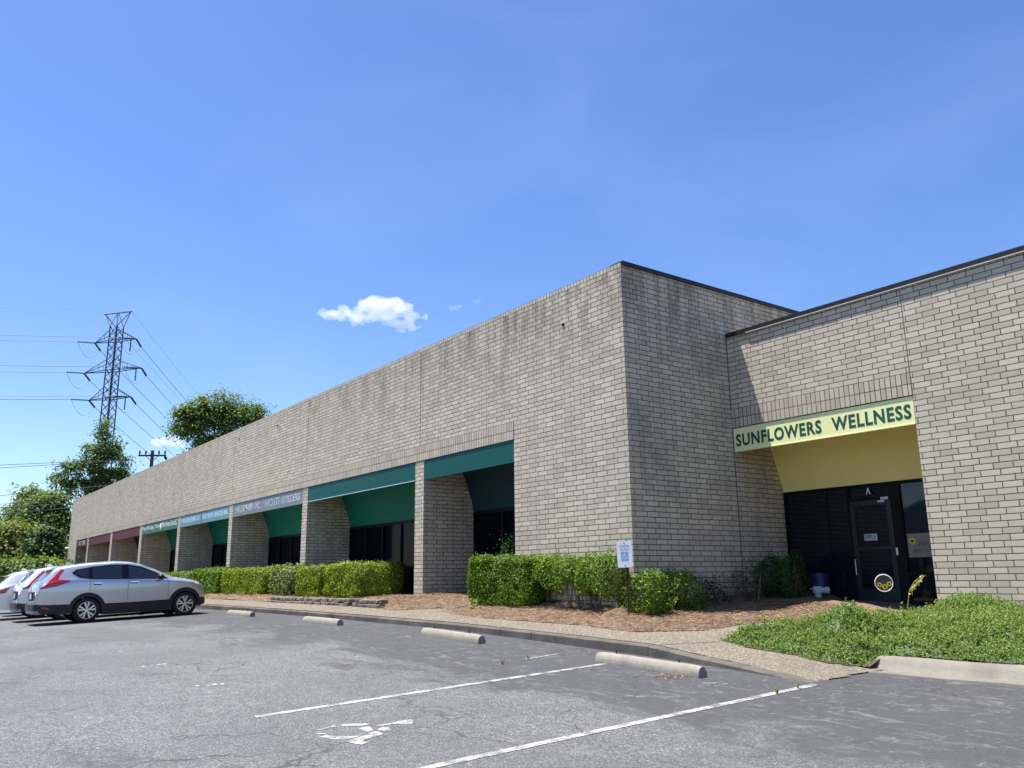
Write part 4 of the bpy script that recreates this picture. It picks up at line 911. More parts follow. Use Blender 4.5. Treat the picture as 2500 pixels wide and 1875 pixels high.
def car(style, loc, label, paint, name='parked_car'):
    """front towards +Y, origin at the rear bumper on the ground; s = distance from the rear"""
    LN = 4.56; WR = (1.25, 3.86) ; WZ = .335
    if style == 'suv':
        top = [(0,.93),(.03,.99),(.06,1.10),(.16,1.20),(.28,1.34),(.40,1.47),(.50,1.535),(.76,1.575),(1.3,1.63),(1.94,1.655),(2.38,1.62),(2.72,1.53),(3.07,1.37),(3.31,1.23),(3.48,1.14),(3.7,1.10),(4.05,1.03),(4.3,.95),(4.45,.84),(4.56,.62)]
        belt = [(0,.80),(.1,1.02),(.4,1.12),(.9,1.15),(1.4,1.13),(2.3,1.10),(3.3,1.06),(3.7,1.01),(4.1,.94),(4.4,.82),(4.56,.60)]
    else:
        top = [(0,.86),(.03,.93),(.08,1.04),(.18,1.16),(.32,1.30),(.46,1.42),(.58,1.49),(.9,1.53),(1.5,1.57),(2.1,1.565),(2.6,1.47),(3.0,1.30),(3.3,1.14),(3.5,1.05),(3.8,1.0),(4.2,.92),(4.42,.80),(4.56,.6)]
        belt = [(0,.74),(.1,.95),(.4,1.04),(.9,1.07),(1.5,1.05),(2.4,1.02),(3.3,.98),(3.8,.92),(4.2,.84),(4.42,.74),(4.56,.58)]
    plan = [(0,.66),(.04,.76),(.12,.86),(.35,.915),(.9,.93),(2.2,.93),(3.6,.93),(4.0,.915),(4.25,.87),(4.42,.76),(4.5,.66),(4.56,.5)]
    sill = [(0,.42),(.1,.34),(.5,.30),(1.2,.22),(3.9,.20),(4.2,.26),(4.56,.30)]
    ct = [(s, z) for s, z in top]
    ipx = lambda s, T: float(np.interp(s, [a for a, b in T], [b for a, b in T]))
    def smooth(T):
        ss = np.linspace(0, LN, 229); zz = np.interp(ss, [a for a, b in T], [b for a, b in T]); k = np.array([1,2,3,2,1.])/9
        zp = np.pad(zz, 2, mode='edge'); zz2 = np.convolve(zp, k, 'valid'); zz2[:2] = zz[:2]; zz2[-2:] = zz[-2:]; return list(zip(ss, zz2))
    top, belt, plan = smooth(top), smooth(belt), smooth(plan)
    root = empty(name, loc, 0, label, 'car', 'cars parked nose-in to the kerb')
    S = np.linspace(0, LN, 115); rows = 22
    def section(s):
        zt, zb, hw, zs = ipx(s, top), ipx(s, belt), ipx(s, plan), ipx(s, sill)
        for wc in WR:
            d = abs(s - wc)
            if d < .385: zs = max(zs, WZ + math.sqrt(max(0, .385**2 - d*d)))
        zb = min(zb, zt - .01); cab = max(0, min(1, (zt - zb - .05)/.35))      # 1 = cabin, 0 = bonnet
        P = []
        # lower side: sill to belt, gently barrelled
        for k in range(9):
            t = k/8; z = zs + (zb - zs)*t; bul = math.sin(min(1, max(0, (z-.25)/.75))*math.pi*.55); x = hw*(.93 + .07*bul) - .02*max(0, (z-.85)/.3)**2
            P.append((x, z))
        xb = P[-1][0]; xr = (xb - .20)*cab + (xb*.90)*(1-cab); zr = zb + (zt-zb)*.86
        for k in range(1, 7):
            t = k/6; P.append((xb - .022*(1-cab*0) * (t > 0) + (xr - xb + .022)*t**1.15, zb + (zr-zb)*t))
        for k in range(1, 8):
            t = k/7; a = t*math.pi/2; P.append((xr*math.cos(a)**.75 if t < 1 else 0, zr + (zt-zr)*math.sin(a)**.9))
        return P
    secs = [section(float(s)) for s in S]; nr = len(secs[0])
    V = []; 
    for s, P in zip(S, secs):
        V += [(x, float(s), z) for x, z in P] + [(-x, float(s), z) for x, z in P[:-1]]
    per = nr + nr - 1
    def idx(i, k, side): return i*per + k if side > 0 or k == nr-1 else i*per + nr + k
    body, glassf, rearf = [], [], []
    for i in range(len(S)-1):
        sm_ = (S[i]+S[i+1])/2
        for k in range(nr-1):
            for sd in (1, -1):
                f = [idx(i,k,sd), idx(i+1,k,sd), idx(i+1,k+1,sd), idx(i,k+1,sd)]
                if sd < 0: f = f[::-1]
                f = f[::-1]
                zt = ipx(sm_, top); c = np.mean([V[q] for q in f], 0)
                if k >= 10 and abs(c[0]) < .70 and ((2.66 < sm_ < 3.36) if style == 'suv' else (2.6 < sm_ < 3.25)): glassf.append(f)
                elif k >= 10 and abs(c[0]) < .60 and (.13 < sm_ < .38): rearf.append(f)
                else: body.append(f)
    def sub(name, faces, mat, sm=True):
        faces = [tuple(f) for f in faces]; us = sorted({q for f in faces for q in f}); rm = {q: i for i, q in enumerate(us)}
        me = bpy.data.meshes.new(name); me.from_pydata([V[q] for q in us], [], [[rm[q] for q in f] for f in faces]); me.materials.append(mat)
        bm = bmesh.new(); bm.from_mesh(me); bmesh.ops.remove_doubles(bm, verts=bm.verts, dist=1e-4)
        bm.to_mesh(me); bm.free()
        me.polygons.foreach_set('use_smooth', [True]*len(me.polygons))
        o = bpy.data.objects.new(name, me); C.objects.link(o); o.parent = root; return o
    ends = []
    for i in (0, len(S)-1):
        ring = [idx(i,k,1) for k in range(nr)] + [idx(i,k,-1) for k in reversed(range(nr-1))]
        ends.append(ring if i == 0 else ring[::-1])
    floor = [[idx(i,0,1), idx(i,0,-1), idx(i+1,0,-1), idx(i+1,0,1)] for i in range(len(S)-1)]
    sub('body', body + ends, paint); sub('windscreen', glassf, M['carglass']); sub('rear_window', rearf, M['carglass']); sub('underbody', floor, M['black'])
    # surface lookup for patches
    def surf(s, z):
        P = section(min(max(s, .001), LN-.001)); best = None
        for a, b in zip(P[:-1], P[1:]):
            if a[1] <= z <= b[1] and b[1] > a[1]: return a[0] + (b[0]-a[0])*(z-a[1])/(b[1]-a[1])
        return P[0][0] if z < P[0][1] else max(.02, P[-1][0])
    def patch(name, poly, mat, off=.004, parent=None, sides=(1, -1), thick=0):
        for sd in sides:
            bm = bmesh.new(); vs = [bm.verts.new((0, s, z)) for s, z in poly]; bm.faces.new(vs)
            bmesh.ops.triangulate(bm, faces=bm.faces)
            for _ in range(3): bmesh.ops.subdivide_edges(bm, edges=[e for e in bm.edges if e.calc_length() > .05], cuts=1, use_grid_fill=True)
            bmesh.ops.triangulate(bm, faces=bm.faces)
            for v in bm.verts: v.co.x = sd*(surf(v.co.y, v.co.z) + off)
            bmesh.ops.recalc_face_normals(bm, faces=bm.faces)
            av = sum(f.normal.x for f in bm.faces)
            if av*sd < 0: bmesh.ops.reverse_faces(bm, faces=bm.faces)
            me = bpy.data.meshes.new(name); bm.to_mesh(me); bm.free(); me.materials.append(mat); me.polygons.foreach_set('use_smooth', [True]*len(me.polygons))
            o = bpy.data.objects.new(name, me); C.objects.link(o); o.parent = root
    if style == 'suv':
        patch('window_surround', [(.84,1.36),(1.03,1.235),(1.33,1.17),(2.22,1.13),(3.13,1.095),(3.38,1.09),(3.0,1.30),(2.65,1.455),(2.27,1.535),(1.86,1.545),(1.36,1.505),(.95,1.445)], M['gloss_black'], .010)
        patch('side_window', [(.92,1.36),(1.05,1.26),(1.26,1.20),(1.27,1.465),(.99,1.42)], M['carglass'], .016)
        patch('side_window', [(1.36,1.185),(2.12,1.15),(2.12,1.51),(1.86,1.515),(1.36,1.475)], M['carglass'], .016)
        patch('side_window', [(2.30,1.14),(3.12,1.11),(3.02,1.24),(2.62,1.42),(2.30,1.495)], M['carglass'], .016)
        patch('tail_light', [(.59,1.47),(.66,1.455),(.54,1.30),(.50,1.20),(.80,1.165),(.78,1.13),(.50,1.015),(.10,.955),(.07,1.00),(.30,1.06),(.40,1.15),(.48,1.30)], M['red_lens'], .009)
        patch('headlight', [(4.02,.95),(4.2,.93),(4.46,.74),(4.40,.70),(4.2,.80)], M['clear_lens'], .006)
        gd, dz = M['clad'], .49
    else:
        patch('window_surround', [(.95,1.25),(1.15,1.15),(1.6,1.10),(2.4,1.06),(3.25,1.01),(3.0,1.17),(2.62,1.36),(2.2,1.47),(1.5,1.48),(1.05,1.40)], M['gloss_black'], .010)
        patch('side_window', [(1.02,1.26),(1.2,1.17),(1.5,1.13),(1.5,1.44),(1.1,1.38)], M['carglass'], .016)
        patch('side_window', [(1.58,1.125),(2.2,1.09),(2.2,1.43),(1.58,1.44)], M['carglass'], .016)
        patch('side_window', [(2.3,1.085),(3.1,1.03),(2.95,1.16),(2.58,1.34),(2.3,1.42)], M['carglass'], .016)
        patch('tail_light', [(.03,.92),(.3,1.0),(.42,1.01),(.30,.86),(.05,.80)], M['red_lens'], .009)
        patch('headlight', [(3.98,.86),(4.2,.85),(4.46,.68),(4.38,.64),(4.1,.74)], M['clear_lens'], .006)
    # lower cladding and arches
    cb = [(.06,.36),(.06,.53),(.30,.50),(.78,.50)]
    def arch(wc, r0, r1, a0=180, a1=0, n=14):
        out = [(wc + r1*math.cos(R(a0+(a1-a0)*i/n)), WZ + r1*math.sin(R(a0+(a1-a0)*i/n))) for i in range(n+1)]
        inn = [(wc + r0*math.cos(R(a1+(a0-a1)*i/n)), WZ + r0*math.sin(R(a1+(a0-a1)*i/n))) for i in range(n+1)]
        return out + inn
    if style == 'suv':
        for wc in WR: patch('arch_cladding', arch(wc, .372, .475, 186, -6), M['clad'], .012)
        patch('side_cladding', [(WR[0]+.37,.19),(WR[0]+.40,.49),(2.3,.48),(WR[1]-.40,.49),(WR[1]-.37,.19)], M['clad'], .010)
        patch('bumper_cladding', [(.015,.36),(.015,.55),(.3,.535),(WR[0]-.40,.52),(WR[0]-.37,.27),(.2,.30)], M['clad'], .014)
        patch('bumper_cladding', [(WR[1]+.37,.22),(WR[1]+.40,.50),(4.42,.50),(4.53,.47),(4.53,.33)], M['clad'], .010)
        patch('rear_reflector', [(.12,.50),(.30,.47),(.34,.40),(.16,.44)], M['red_lens'], .022)
    for s0, zz0, zz1 in ((1.30,.80,1.16),(2.28,.50,1.12),(3.38,.50,1.05)):
        patch('door_seam', [(s0-.004,zz0),(s0+.004,zz0),(s0+.004,zz1-.01),(s0-.004,zz1-.01)], M['black'], .003)
    for s0, z in ((1.40,1.045),(2.34,1.035)):
        patch('door_handle', [(s0,z-.012),(s0+.2,z-.016),(s0+.22,z+.004),(s0+.2,z+.018),(s0,z+.018)], M['chrome'], .022)
        patch('handle_recess', [(s0-.01,z-.04),(s0+.18,z-.045),(s0+.2,z-.01),(s0-.01,z-.005)], M['black'], .003)
    # rear end: wide bumper, plate, badge bar, wiper
    mb = MB(); prof = [(-.80,.10),(-.74,-.02),(-.6,-.055),(0,-.075),(.6,-.055),(.74,-.02),(.80,.10)]
    for (z0, z1, mi, gx) in ((.50,.56,0,0),(.40,.50,0,-.004),(.31,.40,1,.015)):
        for a, b in zip(prof[:-1], prof[1:]):
            mb.face([(a[0],a[1]+gx,z0),(b[0],b[1]+gx,z0),(b[0],b[1]+gx,z1),(a[0],a[1]+gx,z1)], mi=mi)
        mb.face([(a_[0], a_[1]+gx, z1) for a_ in prof], mi=mi); mb.face([(a_[0], a_[1]+gx, z0) for a_ in prof], mi=mi)
    mb.build('rear_bumper', [M['clad'] if style == 'suv' else paint, M['bumper_grey'] if style == 'suv' else paint], root)
    mb = MB(); mb.box(-.16, .16, -.022, -.006, .70, .84); mb.build('number_plate', M['plate'], root)
    mb = MB(); mb.box(-.28, .28, -.014, -.003, .65, .88); mb.build('plate_recess', M['black'], root)
    mb = MB(); mb.box(-.62, .62, -.012, .01, .885, .91); mb.tube([(0,-.022,.955),(0,-.005,.955)], .045, 16); mb.build('tailgate_trim', M['chrome'], root)
    z_sp = ipx(.44, top)
    mb = MB(); pr = [(.14,z_sp-.035),(.50,z_sp+.015),(.56,z_sp+.005),(.50,z_sp-.035)]; mb.prism(pr, 'x', -.56, .56); mb.build('spoiler', paint, root)
    mb = MB(); mb.tube([(.0,.05,1.12),(-.25,.09,1.18)], .01, 6); mb.build('rear_wiper', M['black'], root)
    mb = MB(); zf = ipx(.95, top); mb.prism([(.80,zf-.02),(.82,zf+.075),(.86,zf+.08),(1.05,zf-.01)], 'x', -.018, .018); mb.build('roof_antenna', paint, root)
    # mirrors
    for sd in (1, -1):
        mb = MB(); x0 = surf(3.15, 1.1); c0 = Vector((sd*(x0+.12), 3.14, 1.15))
        mb.tube([(sd*(x0-.02),3.22,1.09),(sd*(x0+.08),3.18,1.11)], .025, 8); 
        mb.tube([c0+Vector((-sd*.09,.0,0)), c0+Vector((-sd*.06,0,0)), c0+Vector((sd*.05,-.01,.0)), c0+Vector((sd*.10,-.03,0))], [.03,.085,.082,.03], 12)
        mb.build('side_mirror', M['clad'], root, smooth=True)
    # wheels
    for wc in WR:
        for sd in (1, -1):
            we = bpy.data.objects.new('wheel', None); C.objects.link(we); we.parent = root; we.location = (sd*.80, wc, WZ); we.empty_display_size = .3
            mb = MB(); prof = [(-.11,.22),(-.11,.30),(-.085,.335),(.085,.335),(.11,.30),(.115,.245),(.10,.22)]; n = 40; b0 = len(mb.v)
            for i in range(n):
                t = 2*math.pi*i/n; mb.v += [(sd*a, q*math.cos(t), q*math.sin(t)) for a, q in prof]
            m_ = len(prof)
            for i in range(n):
                for k in range(m_-1):
                    mb.f.append((b0+i*m_+k, b0+i*m_+k+1, b0+((i+1) % n)*m_+k+1, b0+((i+1) % n)*m_+k)); mb.uv.append([(0,0)]*4); mb.mi.append(0)
            mb.build('tyre', M['tyre'], we, smooth=True)
            mb = MB(); mb.prism([(.23*math.cos(2*math.pi*i/32), .23*math.sin(2*math.pi*i/32)) for i in range(32)], 'x', sd*.02, sd*.045, mi=1)
            ri = [(sd*.10, .222*math.cos(2*math.pi*i/36), .222*math.sin(2*math.pi*i/36)) for i in range(37)]; mb.tube(ri, .012, 6, cap=False)
            for k in range(5):
                for da in (-.155, .155):
                    a = 2*math.pi*k/5 + math.pi/2; a1 = a + da*1.55; c0 = (.045*math.cos(a+da*.8), .045*math.sin(a+da*.8)); c1 = (.215*math.cos(a1), .215*math.sin(a1))
                    nx, nz = -(c1[1]-c0[1]), c1[0]-c0[0]; ln = math.hypot(nx, nz); nx /= ln; nz /= ln
                    mb.prism([(c0[0]-nx*.012,c0[1]-nz*.012),(c1[0]-nx*.024,c1[1]-nz*.024),(c1[0]+nx*.024,c1[1]+nz*.024),(c0[0]+nx*.012,c0[1]+nz*.012)], 'x', sd*.05, sd*.10)
            mb.tube([(sd*.05,0,0),(sd*.105,0,0)], .045, 14)
            mb.build('rim', [M['rim'], M['rim_dark']], we)
    root.rotation_euler = (R(2.3), 0, 0)
    return root
def at_lot(x, y): return (x, y, float(zl(x, y)))
car('suv', at_lot(-15.82, -7.53), 'nearest silver sport utility car beside the farthest bare wheel stop', M['silver'])
car('suv', at_lot(-18.62, -7.60), 'pale silver sport utility car half hidden behind the nearest silver car', M['carwhite'])
car('hatch', at_lot(-21.45, -7.95), 'silver car with slanted red tail light, third from the right in the row', M['carwhite'])
car('hatch', at_lot(-24.4, -7.3), 'white car with its roof showing behind the third car', M['carwhite'])
car('suv', at_lot(-27.3, -7.2), 'black car, only its roof showing beyond the white car', M['carblack'])

# ------------------------------------------------------------------ trees
def tree(name, label, base, blobs, nleaf, leaf, mat, seed, trunk_r=.25, group='trees beyond the building', clump=.5, cl_n=None, sparse=0.):
    r = np.random.RandomState(seed); bx, by, bz = base; root = empty(name, base, 0, label, 'tree', group)
    vol = np.array([b[3]*b[4]*b[5] for b in blobs])**.72; vol /= vol.sum(); ncl = cl_n or max(60, nleaf//55); P = []; Dn = []; ends = []
    for b, fr_ in zip(blobs, vol):
        k = max(6, int(ncl*fr_)); d = r.normal(0, 1, (k, 3)); d /= np.linalg.norm(d, axis=1)[:, None]; rad = r.uniform(.45, 1.06, k)**.6
        d[:, 2] = np.where(d[:, 2] < -.55, -d[:, 2]*.6, d[:, 2])
        c = np.array(b[:3]) + d*rad[:, None]*np.array(b[3:6]); ends.append(c)
        for cc, dd in zip(c, d):
            m_ = max(8, int(nleaf*fr_/k*r.uniform(.5, 1.5))); sz = clump*r.uniform(.6, 1.3)
            q = r.normal(0, 1, (m_, 3))*sz*np.array([1, 1, .62]); P.append(cc + q); Dn.append(np.tile(dd*.6 + np.array([0, 0, .8]), (m_, 1)) + q*.3/sz)
    P = np.concatenate(P); Dn = np.concatenate(Dn); V, F = leaf_np(P, Dn, leaf, leaf*.62, r, .55); np_obj('crown', V, F, mat, root)
    mb = MB(); topz = max(b[2] for b in blobs); cx = np.mean([b[0] for b in blobs])*.5; cy = np.mean([b[1] for b in blobs])*.5
    tr = [(0,0,-.3),(cx*.2,cy*.2,topz*.3),(cx*.6,cy*.6,topz*.6),(cx,cy,topz*.95)]
    mb.tube(tr, [trunk_r*1.25,trunk_r,trunk_r*.7,trunk_r*.2], 10); allc = np.concatenate(ends); sel = allc[r.choice(len(allc), min(42, len(allc)), replace=False)]
    for e in sel:
        t = min(.92, max(.25, (e[2]/topz)*.8 - .12)); zz = topz*.95*t; st_ = Vector((cx*t, cy*t, zz)); en = Vector(e); md = (st_+en)/2 + Vector((0, 0, .15*(en-st_).length))
        mb.tube([st_, md, en], [trunk_r*.32*(1.1-t), trunk_r*.18*(1.1-t)+.01, .012], 6)
    mb.build('trunk', M['bark'], root, smooth=True); return root
CX, CY, CZ = 11.22, -11.05, .628
def dirpt(az, rng_): return (CX + math.cos(R(az))*rng_, CY + math.sin(R(az))*rng_)
def up(az_c, rg, parts, gz_=-.3):
    """blobs given as azimuth, elevation slope, half widths in degrees / slope, turned into metres round a trunk"""
    bx, by = dirpt(az_c, rg); ux, uy = -math.sin(R(az_c)), math.cos(R(az_c)); out = []
    for az, el, ra, re in parts:
        d = -(az_c - az)*-1*math.pi/180*rg; out.append((ux*d, uy*d, CZ + el*rg - gz_, ra*math.pi/180*rg, ra*math.pi/180*rg, re*rg))
    return (bx, by, gz_), out
b, bl = up(169.95, 85, [(170.3,.163,.45,.018),(170.4,.145,.8,.02),(170.7,.125,1.1,.018),(169.9,.135,.8,.018),(169.6,.118,1.1,.016),(168.6,.118,.7,.013),(168.3,.105,.8,.012),(168.9,.098,1.0,.013),(171.2,.105,1.1,.015),(171.9,.108,.5,.009),(171.7,.095,.8,.013),(170.2,.10,1.2,.018),(172.2,.088,.6,.010),(171.6,.08,1.0,.013),(170.4,.082,1.1,.014)])
tree('tall_tree', 'tall airy tree standing in front of the lattice tower', b, bl, 15000, .27, M['tree_a'], 71, .2, clump=.34)
b, bl = up(162.25, 100, [(a_-.38, b_, c_, d_) for a_, b_, c_, d_ in [(165.0,.150,.9,.018),(164.3,.172,1.1,.02),(163.6,.187,1.0,.018),(162.9,.175,1.2,.022),(162.2,.188,1.1,.017),(161.3,.190,1.0,.017),(160.6,.187,.9,.015),(161.5,.168,1.3,.02),(160.0,.172,.9,.015),(164.6,.128,.9,.014),(163.3,.145,1.3,.022),(161.8,.145,1.5,.02),(165.3,.118,.6,.010),(163.9,.115,1.0,.012),(164.4,.192,.45,.009),(162.9,.203,.4,.008),(161.9,.205,.45,.008),(160.9,.202,.4,.008),(159.6,.186,.4,.008),(165.6,.163,.3,.007),(159.9,.182,.8,.012),(159.7,.165,.8,.014),(164.6,.138,.9,.012),(164.9,.125,.8,.010),(163.6,.125,1.0,.010),(162.9,.15,1.2,.015)]])
tree('broad_tree', 'broad dark green tree rising above the middle of the long roofline', b, bl, 36000, .32, M['tree_b'], 72, .4, clump=.55)
b, bl = up(165.7, 92, [(165.6,.118,.5,.008),(166.1,.112,.45,.008),(166.3,.120,.25,.006),(165.3,.112,.5,.008),(166.9,.118,.3,.008)])
tree('roadside_tree', 'small yellow-green tree top beside the utility pole', b, bl, 3600, .3, M['tree_d'], 73, .12, clump=.4)
specs = [
 ('pale_tree', 'tall pale green tree at the left, behind the overhead wires', 173.0, 96, [(172.7,.088,.6,.012),(173.1,.078,.9,.013),(173.5,.066,.8,.012),(172.6,.070,1.1,.014),(173.2,.055,1.1,.014)], 8000, .34, 'tree_c', .5),
 ('green_tree', 'mid green tree just left of the far end of the building', 171.9, 88, [(172.0,.082,.7,.013),(171.4,.078,.9,.014),(171.9,.062,1.2,.016),(171.2,.058,1.2,.016),(171.0,.070,.9,.012),(171.6,.04,1.2,.014)], 12000, .32, 'tree_a', .5),
 ('olive_tree', 'olive green bushy tree low behind the parked cars', 173.4, 80, [(173.2,.048,.9,.013),(174.0,.046,.9,.013),(172.6,.045,.9,.012),(173.6,.03,1.3,.014),(172.6,.028,1.1,.013),(174.6,.032,1.0,.013),(173.2,.014,1.4,.013)], 14000, .30, 'tree_d', .45),
 ('magnolia_tree', 'dark glossy magnolia close against the far end of the building', 171.95, 72, [(171.9,.048,.55,.010),(171.7,.038,.8,.012),(171.9,.025,.85,.012),(171.7,.012,.9,.012),(171.4,.03,.7,.014)], 11000, .26, 'tree_e', .35),
 ('bright_tree', 'bright green tree cut off by the left edge of the picture', 175.2, 84, [(175.0,.052,.8,.011),(175.6,.05,.9,.012),(175.0,.038,.9,.012),(175.8,.03,1.2,.014),(176.4,.045,1.0,.014)], 9000, .30, 'tree_a', .45),
 ('low_shrub_tree', 'low dark green thicket right behind the car roofs', 173.6, 66, [(172.6,.012,.9,.010),(173.5,.012,1.0,.011),(174.5,.014,1.1,.011),(171.9,.01,.8,.009),(175.4,.014,1.1,.011)], 9000, .26, 'tree_b', .35),
]
for i, (nm_, lb, az, rg, parts, nl, lf, mt_, cp) in enumerate(specs):
    b, bl = up(az, rg, parts); tree(nm_, lb, b, bl, nl, lf, M[mt_], 80+i, .22, clump=cp)
for i, (az, rg, h_, l_) in enumerate([(169.6,150,8.5,'distant tree partly hidden behind the long roof, left'),(176.8,100,9,'distant tree beyond the left edge of the lot'),(178.6,95,8,'farther tree left of the parked cars, outside the row')]):
    b, bl = up(az, rg, [(az,h_/rg*.7,1.6,.03),(az+1,h_/rg*.55,1.4,.03),(az-1,h_/rg*.55,1.4,.03)]); tree('background_tree', l_, b, bl, 4000, .4, M['tree_b'], 95+i, .25, clump=.7)

# ------------------------------------------------------------------ lattice tower
TB = (-116.7, 12.5, -.3); ang = math.atan2(.616, .787)
tw = empty('lattice_tower', TB, ang, 'tall steel lattice power tower with three pairs of cross arms', 'power tower')
def hb(z): return .62 + .62*max(0, (22-z)/22)**1.1 + .05*max(0, (37-z)/15)*(z > 22)
BT = 37.4; mb = MB(); lv = []; z = 0.
while z < BT - .3: lv.append(z); z += max(1.25, hb(z)*1.75)
lv.append(BT); cor = ((1,1),(-1,1),(-1,-1),(1,-1))
for sx, sy in cor:
    mb.tube([(sx*hb(z), sy*hb(z), z) for z in lv], .085, 6)
mb.build('corner_legs', M['lattice'], tw)
mb = MB()
for a, b in zip(lv[:-1], lv[1:]):
    for i in range(4):
        (x0, y0), (x1, y1) = cor[i], cor[(i+1) % 4]; ha, hb_ = hb(a), hb(b)
        mb.tube([(x0*ha,y0*ha,a),(x1*hb_,y1*hb_,b)], .035, 4); mb.tube([(x1*ha,y1*ha,a),(x0*hb_,y0*hb_,b)], .035, 4)
mb.build('bracing', M['lattice'], tw)
arms = [(34.95,3.55),(30.5,4.9),(26.4,3.55)]; tips = []
for za, ln in arms:
    zz = za + .3
    for sd in (1, -1):
        m2 = MB(); h0 = hb(zz); tip = (sd*ln, 0, zz)
        for sy in (1, -1):
            m2.tube([(sd*h0*.0, sy*h0, zz), (sd*h0, sy*h0, zz), tip], .06, 5); m2.tube([(sd*h0, sy*h0, zz+1.55), tip], .05, 5)
            for t in (.33, .66):
                a = Vector((sd*h0, sy*h0, zz)).lerp(Vector(tip), t); b_ = Vector((sd*h0, sy*h0, zz+1.55)).lerp(Vector(tip), t); m2.tube([a, b_], .025, 4)
        for t in (.33, .66): m2.tube([Vector((sd*h0,h0,zz)).lerp(Vector(tip),t), Vector((sd*h0,-h0,zz)).lerp(Vector(tip),t)], .025, 4)
        m2.build('cross_arm', M['lattice'], tw); tips.append((sd, za, ln, tip))
m2 = MB(); h0 = hb(BT); zc_ = 39.5
m2.tube([(-2.4,0,zc_),(2.4,0,zc_)], .085, 6)
for sd in (1, -1):
    for sy in (1, -1): m2.tube([(sd*h0,sy*h0,BT),(sd*2.2,0,zc_)], .055, 5); m2.tube([(sd*h0,sy*h0,BT),(sd*.1,0,zc_)], .04, 5)
m2.build('peak_frame', M['lattice'], tw)
ca, sa = math.cos(ang), math.sin(ang)
def wtl(p): dx, dy = p[0]-TB[0], p[1]-TB[1]; return Vector((dx*ca+dy*sa, -dx*sa+dy*ca, p[2]-TB[2]))
def ltw(p): return Vector((TB[0]+p[0]*ca-p[1]*sa, TB[1]+p[0]*sa+p[1]*ca, TB[2]+p[2]))
def insul(p0, p1, parent, n=11):
    p0, p1 = Vector(p0), Vector(p1); pts, rad = [p0], [.04]
    for k in range(n):
        t0 = (k+.25)/n; t1 = (k+.6)/n; t2 = (k+.95)/n; pts += [p0.lerp(p1,t0), p0.lerp(p1,t1), p0.lerp(p1,t2)]; rad += [.05,.15,.05]
    pts.append(p1); rad.append(.04); mb = MB(); mb.tube(pts, rad, 8); return mb.build('insulator_string', M['insul'], parent)
DL = Vector((-.30,-.95,0)).normalized(); DR = Vector((-.855,.519,-.15)).normalized()
wires = []
for sd, za, ln, tip in tips:
    tpw = ltw(tip)
    eL = tpw + DL*2.3; eR = tpw + DR*2.2 + Vector((0,0,-.25)); insul(tip, wtl(eL), tw); insul(tip, wtl(eR), tw)
    low = (eL + eR)/2 + Vector((0,0,-1.7)); mb = MB()
    pts = []
    for i in range(13):
        t = i/12; pts.append(wtl(eL*(1-t)**2 + low*2*t*(1-t)*1.0 + eR*t*t - Vector((0,0,.9*math.sin(math.pi*t)))))
    mb.tube(pts, .022, 5); mb.build('jumper_loop', M['wire'], tw)
    if sd > 0:
        pd = tpw + Vector((0,0,-.1)) - Vector((ca, sa, 0))*.9; insul(wtl(pd), wtl(pd+Vector((0,0,-1.7))), tw, 9)
    wires.append((eL, eR))
for sd in (-1, 1): p = ltw((sd*2.35, 0, zc_)); wires.append((p, p))
def wire(p0, p1, sag, rad, label, name='power_line', n=24):
    p0, p1 = Vector(p0), Vector(p1); mb = MB(); mb.tube([p0.lerp(p1, i/n) - Vector((0,0,4*sag*(i/n)*(1-i/n))) for i in range(n+1)], rad, 5)
    o = mb.build(name, M['wire'], smooth=True); tag(o, label, 'power line', 'overhead lines')
wl = ['top arm, building side', 'top arm, tree side', 'middle arm, building side', 'middle arm, tree side', 'lowest arm, building side', 'lowest arm, tree side', 'tower peak, left tip', 'tower peak, right tip']
for i, (eL, eR) in enumerate(wires):
    rr_ = .034 if i < 6 else .018
    wire(eL, eL + DL*150 + Vector((0,0,3)), 3.2, rr_, 'wire leaving frame left from the %s' % wl[i])
    wire(eR, eR + Vector((-.855,.519,0))*260, 9.0, rr_, 'wire running down to the right from the %s' % wl[i])

# utility pole and roadside wires
px, py = dirpt(166.84, 85); pz = 12.9
up_ = empty('utility_pole', (px, py, -.3), R(58), 'dark wooden utility pole with a cross arm showing above the roofline', 'utility pole')
mb = MB(); mb.tube([(0,0,0),(0,0,pz+.2)], [.2,.15], 10); mb.build('pole', M['wood_pole'], up_, smooth=True)
mb = MB(); mb.box(-1.25, 1.25, -.06, .06, pz-.35, pz-.2); mb.tube([(-.6,0,pz-.3),(0,0,pz-.85)], .03, 5); mb.tube([(.6,0,pz-.3),(0,0,pz-.85)], .03, 5); mb.build('cross_arm', M['wood_pole'], up_)
for xx in (-1.15,-.6,.6,1.15):
    mb = MB(); mb.tube([(xx,0,pz-.2),(xx,0,pz-.05),(xx,0,pz+.1),(xx,0,pz+.2)], [.04,.09,.09,.04], 8); mb.build('pin_insulator', M['insul'], up_)
mb = MB(); mb.tube([(1.15,0,pz-.35),(1.3,.1,pz-.65)], .12, 8); mb.build('cutout', M['dark'], up_)
